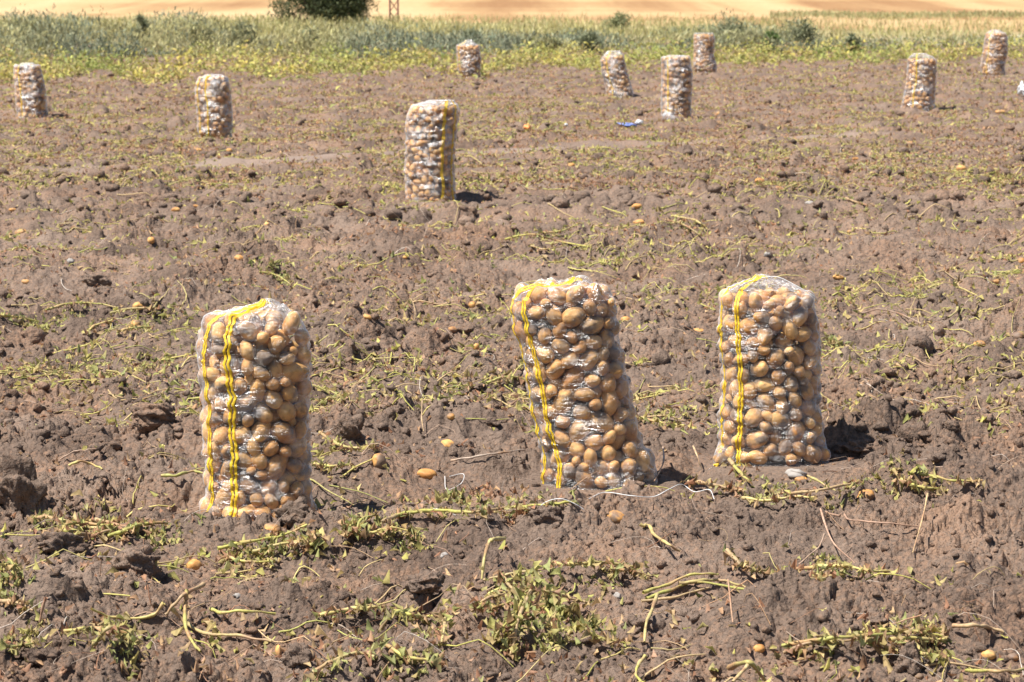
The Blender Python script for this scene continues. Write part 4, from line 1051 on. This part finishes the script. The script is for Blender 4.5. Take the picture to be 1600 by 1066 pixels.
# ------------------------------------------------------------------ vegetation beyond the field
def veg():
    rg = np.random.default_rng(5)
    def edge_y(t):      # distance at which the soil gives way to plants, by direction
        return np.interp(t, [-.5, -.2, -.1, 0, .08, .2, .5], [38, 39.5, 42, 44.5, 47.5, 51, 53])
    # yellowing unharvested potato plants: low rows of leaves
    b = Bag(); n = 52000
    t = rg.uniform(-.36, .36, n); y0 = edge_y(t)-.6+5.0*noise(t*40, t*0, 60)+2.4*noise(t*160, t*0, 61)-1.5*(rg.random(n) < .12)*rg.exponential(1.6, n)
    y = y0+np.abs(rg.normal(0, 1, n))**1.2*np.interp(t, [-.2, .1, .2], [4.5, 3.5, 3.0]); x = t*y
    hh = (.10+.26*np.clip(noise(x*1.4, y*1.1, 62)+.35, 0, 1))*np.clip((y-y0)/1.5+.35, 0, 1)
    z = rg.random(n)*hh*1.2-.01
    L = rg.uniform(.04, .10, n)
    pick = np.clip(noise(x*.5, y*.4, 63)+.4, 0, 1)[:, None]
    c = mixcol(rg, n, YEL, .15)*(1-pick)+mixcol(rg, n, [(.30, .34, .09), (.40, .42, .12), (.22, .28, .08)], .15)*pick
    kk = rg.random(n) < .35+.75*np.clip(noise(x*.6, y*.5, 66)+.4, 0, 1)
    x, y, z, L, c = x[kk], y[kk], z[kk], L[kk], c[kk]; n = len(x)
    b.add(leaves(np.stack([x, y, z], -1), L, L*rg.uniform(.3, .6, n), rg.uniform(0, 6.28, n), rg.normal(.5, .5, n), rg.normal(0, .5, n), rg.uniform(.3, 1, n), c, rg))
    tag(b.build('low_green_leaves', m_weed), 'yellow green low plants in a strip along the end of the soil', 'plants', kind='stuff')
    # grey green weeds, tall on the left and thin on the right
    def weeds(name, lab, n, ya, yb, hfun, cols, Lr, wr, dens=None, pitch=(1.0, .35), hpow=.8):
        b = Bag(); t = rg.uniform(-.36, .36, n)
        y = ya(t)+(yb(t)-ya(t))*rg.random(n)**1.6; x = t*y
        H = hfun(x, y, t)
        keep = rg.random(n) < np.clip(H/.22, .15, 1)*(dens(x, y, t) if dens else 1)
        x, y, H = x[keep], y[keep], H[keep]; n = len(x)
        z = H*rg.random(n)**hpow
        L = rg.uniform(*Lr, n); cl = mixcol(rg, n, cols, .16)
        clump = (1+.45*noise(x*1.1, y*.8, 71))[:, None]
        ym = np.clip(noise(x*.33, y*.2, 88)*2.6+.0+.6*(z/.6-.4), 0, 1)[:, None]*.8
        cl = cl*(1-ym)+mixcol(rg, n, [(.46, .42, .17), (.40, .38, .16), (.52, .45, .22)], .16)*ym
        b.add(leaves(np.stack([x, y, z], -1), L, L*rg.uniform(*wr, n), rg.uniform(0, 6.28, n), rg.normal(pitch[0], pitch[1], n), rg.normal(0, .4, n), rg.uniform(.1, .7, n), cl*clump, rg))
        tag(b.build(name, m_weed), lab, 'weeds', kind='stuff')
    GREY = [(.20, .23, .14), (.25, .28, .18), (.30, .32, .22), (.16, .19, .12), (.34, .34, .22), (.12, .15, .10)]
    prof = lambda t: np.interp(t, [-.5, -.2, -.14, -.09, -.04, 0, .05, .09, .11, .13, .2, .5], [.56, .60, .58, .52, .36, .24, .18, .30, .24, .06, .04, .04])
    weeds('weed_undergrowth', 'grey green weeds in a belt behind the yellowing plants', 110000, lambda t: edge_y(t)+8+2*np.sin(t*37), lambda t: edge_y(t)+20,
          lambda x, y, t: prof(t)*(.12+1.2*np.clip(noise(x*.45, y*.4, 70)*1.7+.4, 0, 1)+.45*np.clip(noise(x*2.2, y*2, 73), 0, 1)), GREY, (.06, .13), (.12, .35))
    weeds('tall_grass', 'yellowish tall thin grass behind the grey green weeds', 60000, lambda t: edge_y(t)+20, lambda t: edge_y(t)+46,
          lambda x, y, t: np.interp(t, [-.5, -.2, 0, .1, .14, .5], [.34, .32, .16, .10, .02, .02])*(.25+1.1*np.clip(noise(x*.4, y*.3, 75)*1.3+.4, 0, 1)), [(.52, .46, .19), (.46, .43, .19), (.58, .50, .25), (.36, .38, .19)], (.12, .26), (.06, .14), None, (1.3, .25), .7)
    weeds('meadow_grass', 'dry meadow grass running toward the stubble field', 26000, lambda t: edge_y(t)+12, lambda t: edge_y(t)+60,
          lambda x, y, t: .05+0*x, [(.50, .42, .2), (.55, .42, .24), (.38, .36, .16)], (.12, .3), (.06, .12), None, (1.3, .3))
    strip = Bag(); n = 9000; t = rg.uniform(.10, .36, n); y = 104+rg.random(n)*5+6*noise(t*30, t*0, 91); x = t*y; z = rg.random(n)*.22
    L = rg.uniform(.10, .22, n)
    strip.add(leaves(np.stack([x, y, z-.05], -1), L, L*.14, rg.uniform(0, 6.28, n), rg.normal(1.1, .35, n), rg.normal(0, .4, n), rg.uniform(.1, .7, n), mixcol(rg, n, [(.33, .33, .15), (.42, .38, .18), (.26, .29, .14)], .15), rg))
    tag(strip.build('grass_verge', m_weed), 'thin greenish verge crossing the stubble at the right', 'grass', kind='stuff')
veg()

def leafy(name, label, cat, px, base_y, Y, width_px, height_m, n, cols, leaf=(.05, .1), trunk=.03, group=None, zc=.0, blobs=7, seed=1, tall=1.0):
    """a bush or tree: stems plus a crown of leaf-sized faces gathered in clumps"""
    rg = np.random.default_rng(seed)
    X = (px-800)/F_PX*Y; rw = width_px/2/F_PX*Y
    gz = -.03
    root = empty(name, (X, Y, gz)); tag(root, label, cat, group)
    cc = []
    for i in range(blobs):
        a = rg.uniform(0, 6.28); q = rg.random()**.5
        zz = zc+(height_m-zc)*(.10+.80*rg.random())
        k_ = 1-.5*max(0, zz-height_m*.5)/height_m*2
        cc.append((rw*.68*q*math.cos(a)*k_, rw*.6*q*math.sin(a)*k_, zz, rw*rg.uniform(.28, .5)))
    cc = np.array(cc)
    # limbs
    paths = []
    for c_ in cc:
        t = np.linspace(0, 1, 6)[:, None]
        mid = np.array([c_[0]*.35+rg.normal(0, .03)*rw, c_[1]*.35, c_[2]*.55])
        paths.append((1-t)**2*np.array([rg.normal(0, .04)*rw, 0, 0])+2*t*(1-t)*mid+t*t*c_[:3])
    paths = np.array(paths); rad = np.repeat(np.linspace(1, .25, 6)[None]*trunk, len(cc), 0)
    V, F, c = tubes(paths, rad, mixcol(rg, len(cc), [(.2, .16, .12)]), 6)
    mesh_np('trunk' if height_m > 1.5 else 'stem', V, F, m_bark, root)
    k_ = rg.integers(0, len(cc), n); d = rg.normal(0, 1, (n, 3)); d /= np.linalg.norm(d, axis=1, keepdims=True)
    rr = rg.random(n)**.45
    P = cc[k_, :3]+d*(cc[k_, 3]*rr)[:, None]*np.array([1, 1, tall])
    P[:, 2] = np.clip(P[:, 2], .01, None)
    clump = np.clip(.55+1.0*noise(P[:, 0]*3/rw+seed, P[:, 2]*3/rw+P[:, 1]*2/rw, 80), 0, 1)
    P = P[rg.random(n) < .25+.75*clump]; n = len(P)
    L = rg.uniform(*leaf, n)
    b = Bag(); b.add(leaves(P, L, L*rg.uniform(.25, .5, n), rg.uniform(0, 6.28, n), rg.normal(.5, .6, n), rg.normal(0, .5, n), rg.uniform(.2, .8, n), mixcol(rg, n, cols, .2), rg))
    b.build('crown' if height_m > 1.5 else 'foliage', m_weed, root)
    return root
DARK = [(.055, .075, .03), (.08, .10, .045), (.11, .13, .06), (.045, .06, .028), (.15, .16, .08)]
leafy('tree', 'dark green rounded tree standing behind the weeds, left of the pylon', 'tree', 508, 0, 84, 186, 3.7, 60000, DARK, (.06, .14), .06, zc=.0, blobs=60, seed=3)
GG = [(.20, .22, .12), (.28, .29, .17), (.15, .17, .09), (.34, .33, .2)]
BG_ = [(.22, .24, .13), (.29, .30, .18), (.16, .18, .10)]
for k_, (px, Y, wpx, hm, cols, lab) in enumerate([
    (225, 60, 40, .72, GG, 'tall grey green weed with feathery top rising left of the tree'),
    (60, 56, 90, .46, GG, 'broad grey green weed at the left behind the first distant sack'),
    (380, 57, 60, .5, GG, 'grey green weed between the left sacks and the tree'),
    (498, 55, 50, .45, BG_, 'dark bluish weed bush in front of the tree'),
    (735, 57, 40, .38, BG_, 'dark weed bush right behind the pointed sack'),
    (922, 56, 40, .34, BG_, 'rounded bluish weed bush left of the short leaning sack'),
    (858, 56, 34, .3, BG_, 'small dark weed bush midway behind the field'),
    (1150, 60, 90, .5, GG, 'tall grey green weeds standing right of the squarish sack'),
    (1202, 57, 26, .42, [(.16, .24, .08), (.22, .30, .10)], 'fresh green bush in the right of the weed belt'),
    (1248, 58, 72, .5, GG, 'broad grey green bush at the right end of the weed belt'),
    (1330, 56, 34, .33, BG_, 'small dark green bush alone at the right'),
    (318, 56, 44, .5, BG_, 'dark weed bush above the two-striped distant sack'),
    (972, 76, 60, .42, [(.25, .27, .14), (.32, .32, .16)], 'hazy olive bush far behind the short leaning sack'),
    (20, 60, 60, .5, GG, 'grey green weeds cut by the left edge')]):
    leafy('weed_bush', lab, 'bush', px, 0, Y-1.5, wpx*1.2, hm*1.12, int(900+wpx*22), cols, (.04, .10), .012, 'weed bushes along the end of the field', .02, 12, 40+k_, 1.1)

# lattice pylon, only its lowest part is in the picture
def pylon(px, Y, wpx, H):
    X = (px-800)/F_PX*Y; hw = wpx/2/F_PX*Y
    root = empty('lattice_pylon', (X, Y, -.05)); tag(root, 'rusty lattice pylon rising behind the weeds right of the tree', 'pylon')
    legs = []
    for sx_ in (-1, 1):
        for sy_ in (-1, 1):
            p = np.array([[sx_*hw, sy_*hw, 0], [sx_*hw*.8, sy_*hw*.8, H*.5], [sx_*hw*.45, sy_*hw*.45, H]])
            V, F, c = tubes(p[None], np.full((1, 3), .028), np.ones((1, 3)), 4)
            mesh_np('leg', V, F, m_rust, root)
    pts = []
    nseg = int(H/.42)
    for i in range(nseg):
        z0, z1 = H*i/nseg, H*(i+1)/nseg; a = hw*(1-.55*z0/H); b_ = hw*(1-.55*z1/H)
        for (ax_, ay_, bx_, by_) in ((-1, -1, 1, -1), (1, -1, 1, 1), (1, 1, -1, 1), (-1, 1, -1, -1)):
            pts.append([[ax_*a, ay_*a, z0], [bx_*b_, by_*b_, z1]]); pts.append([[bx_*a, by_*a, z0], [ax_*b_, ay_*b_, z1]])
    pts = np.array(pts); V, F, c = tubes(pts, np.full((len(pts), 2), .014), np.ones((len(pts), 3)), 4)
    mesh_np('lattice', V, F, m_rust, root)
pylon(617, 96, 13, 12)
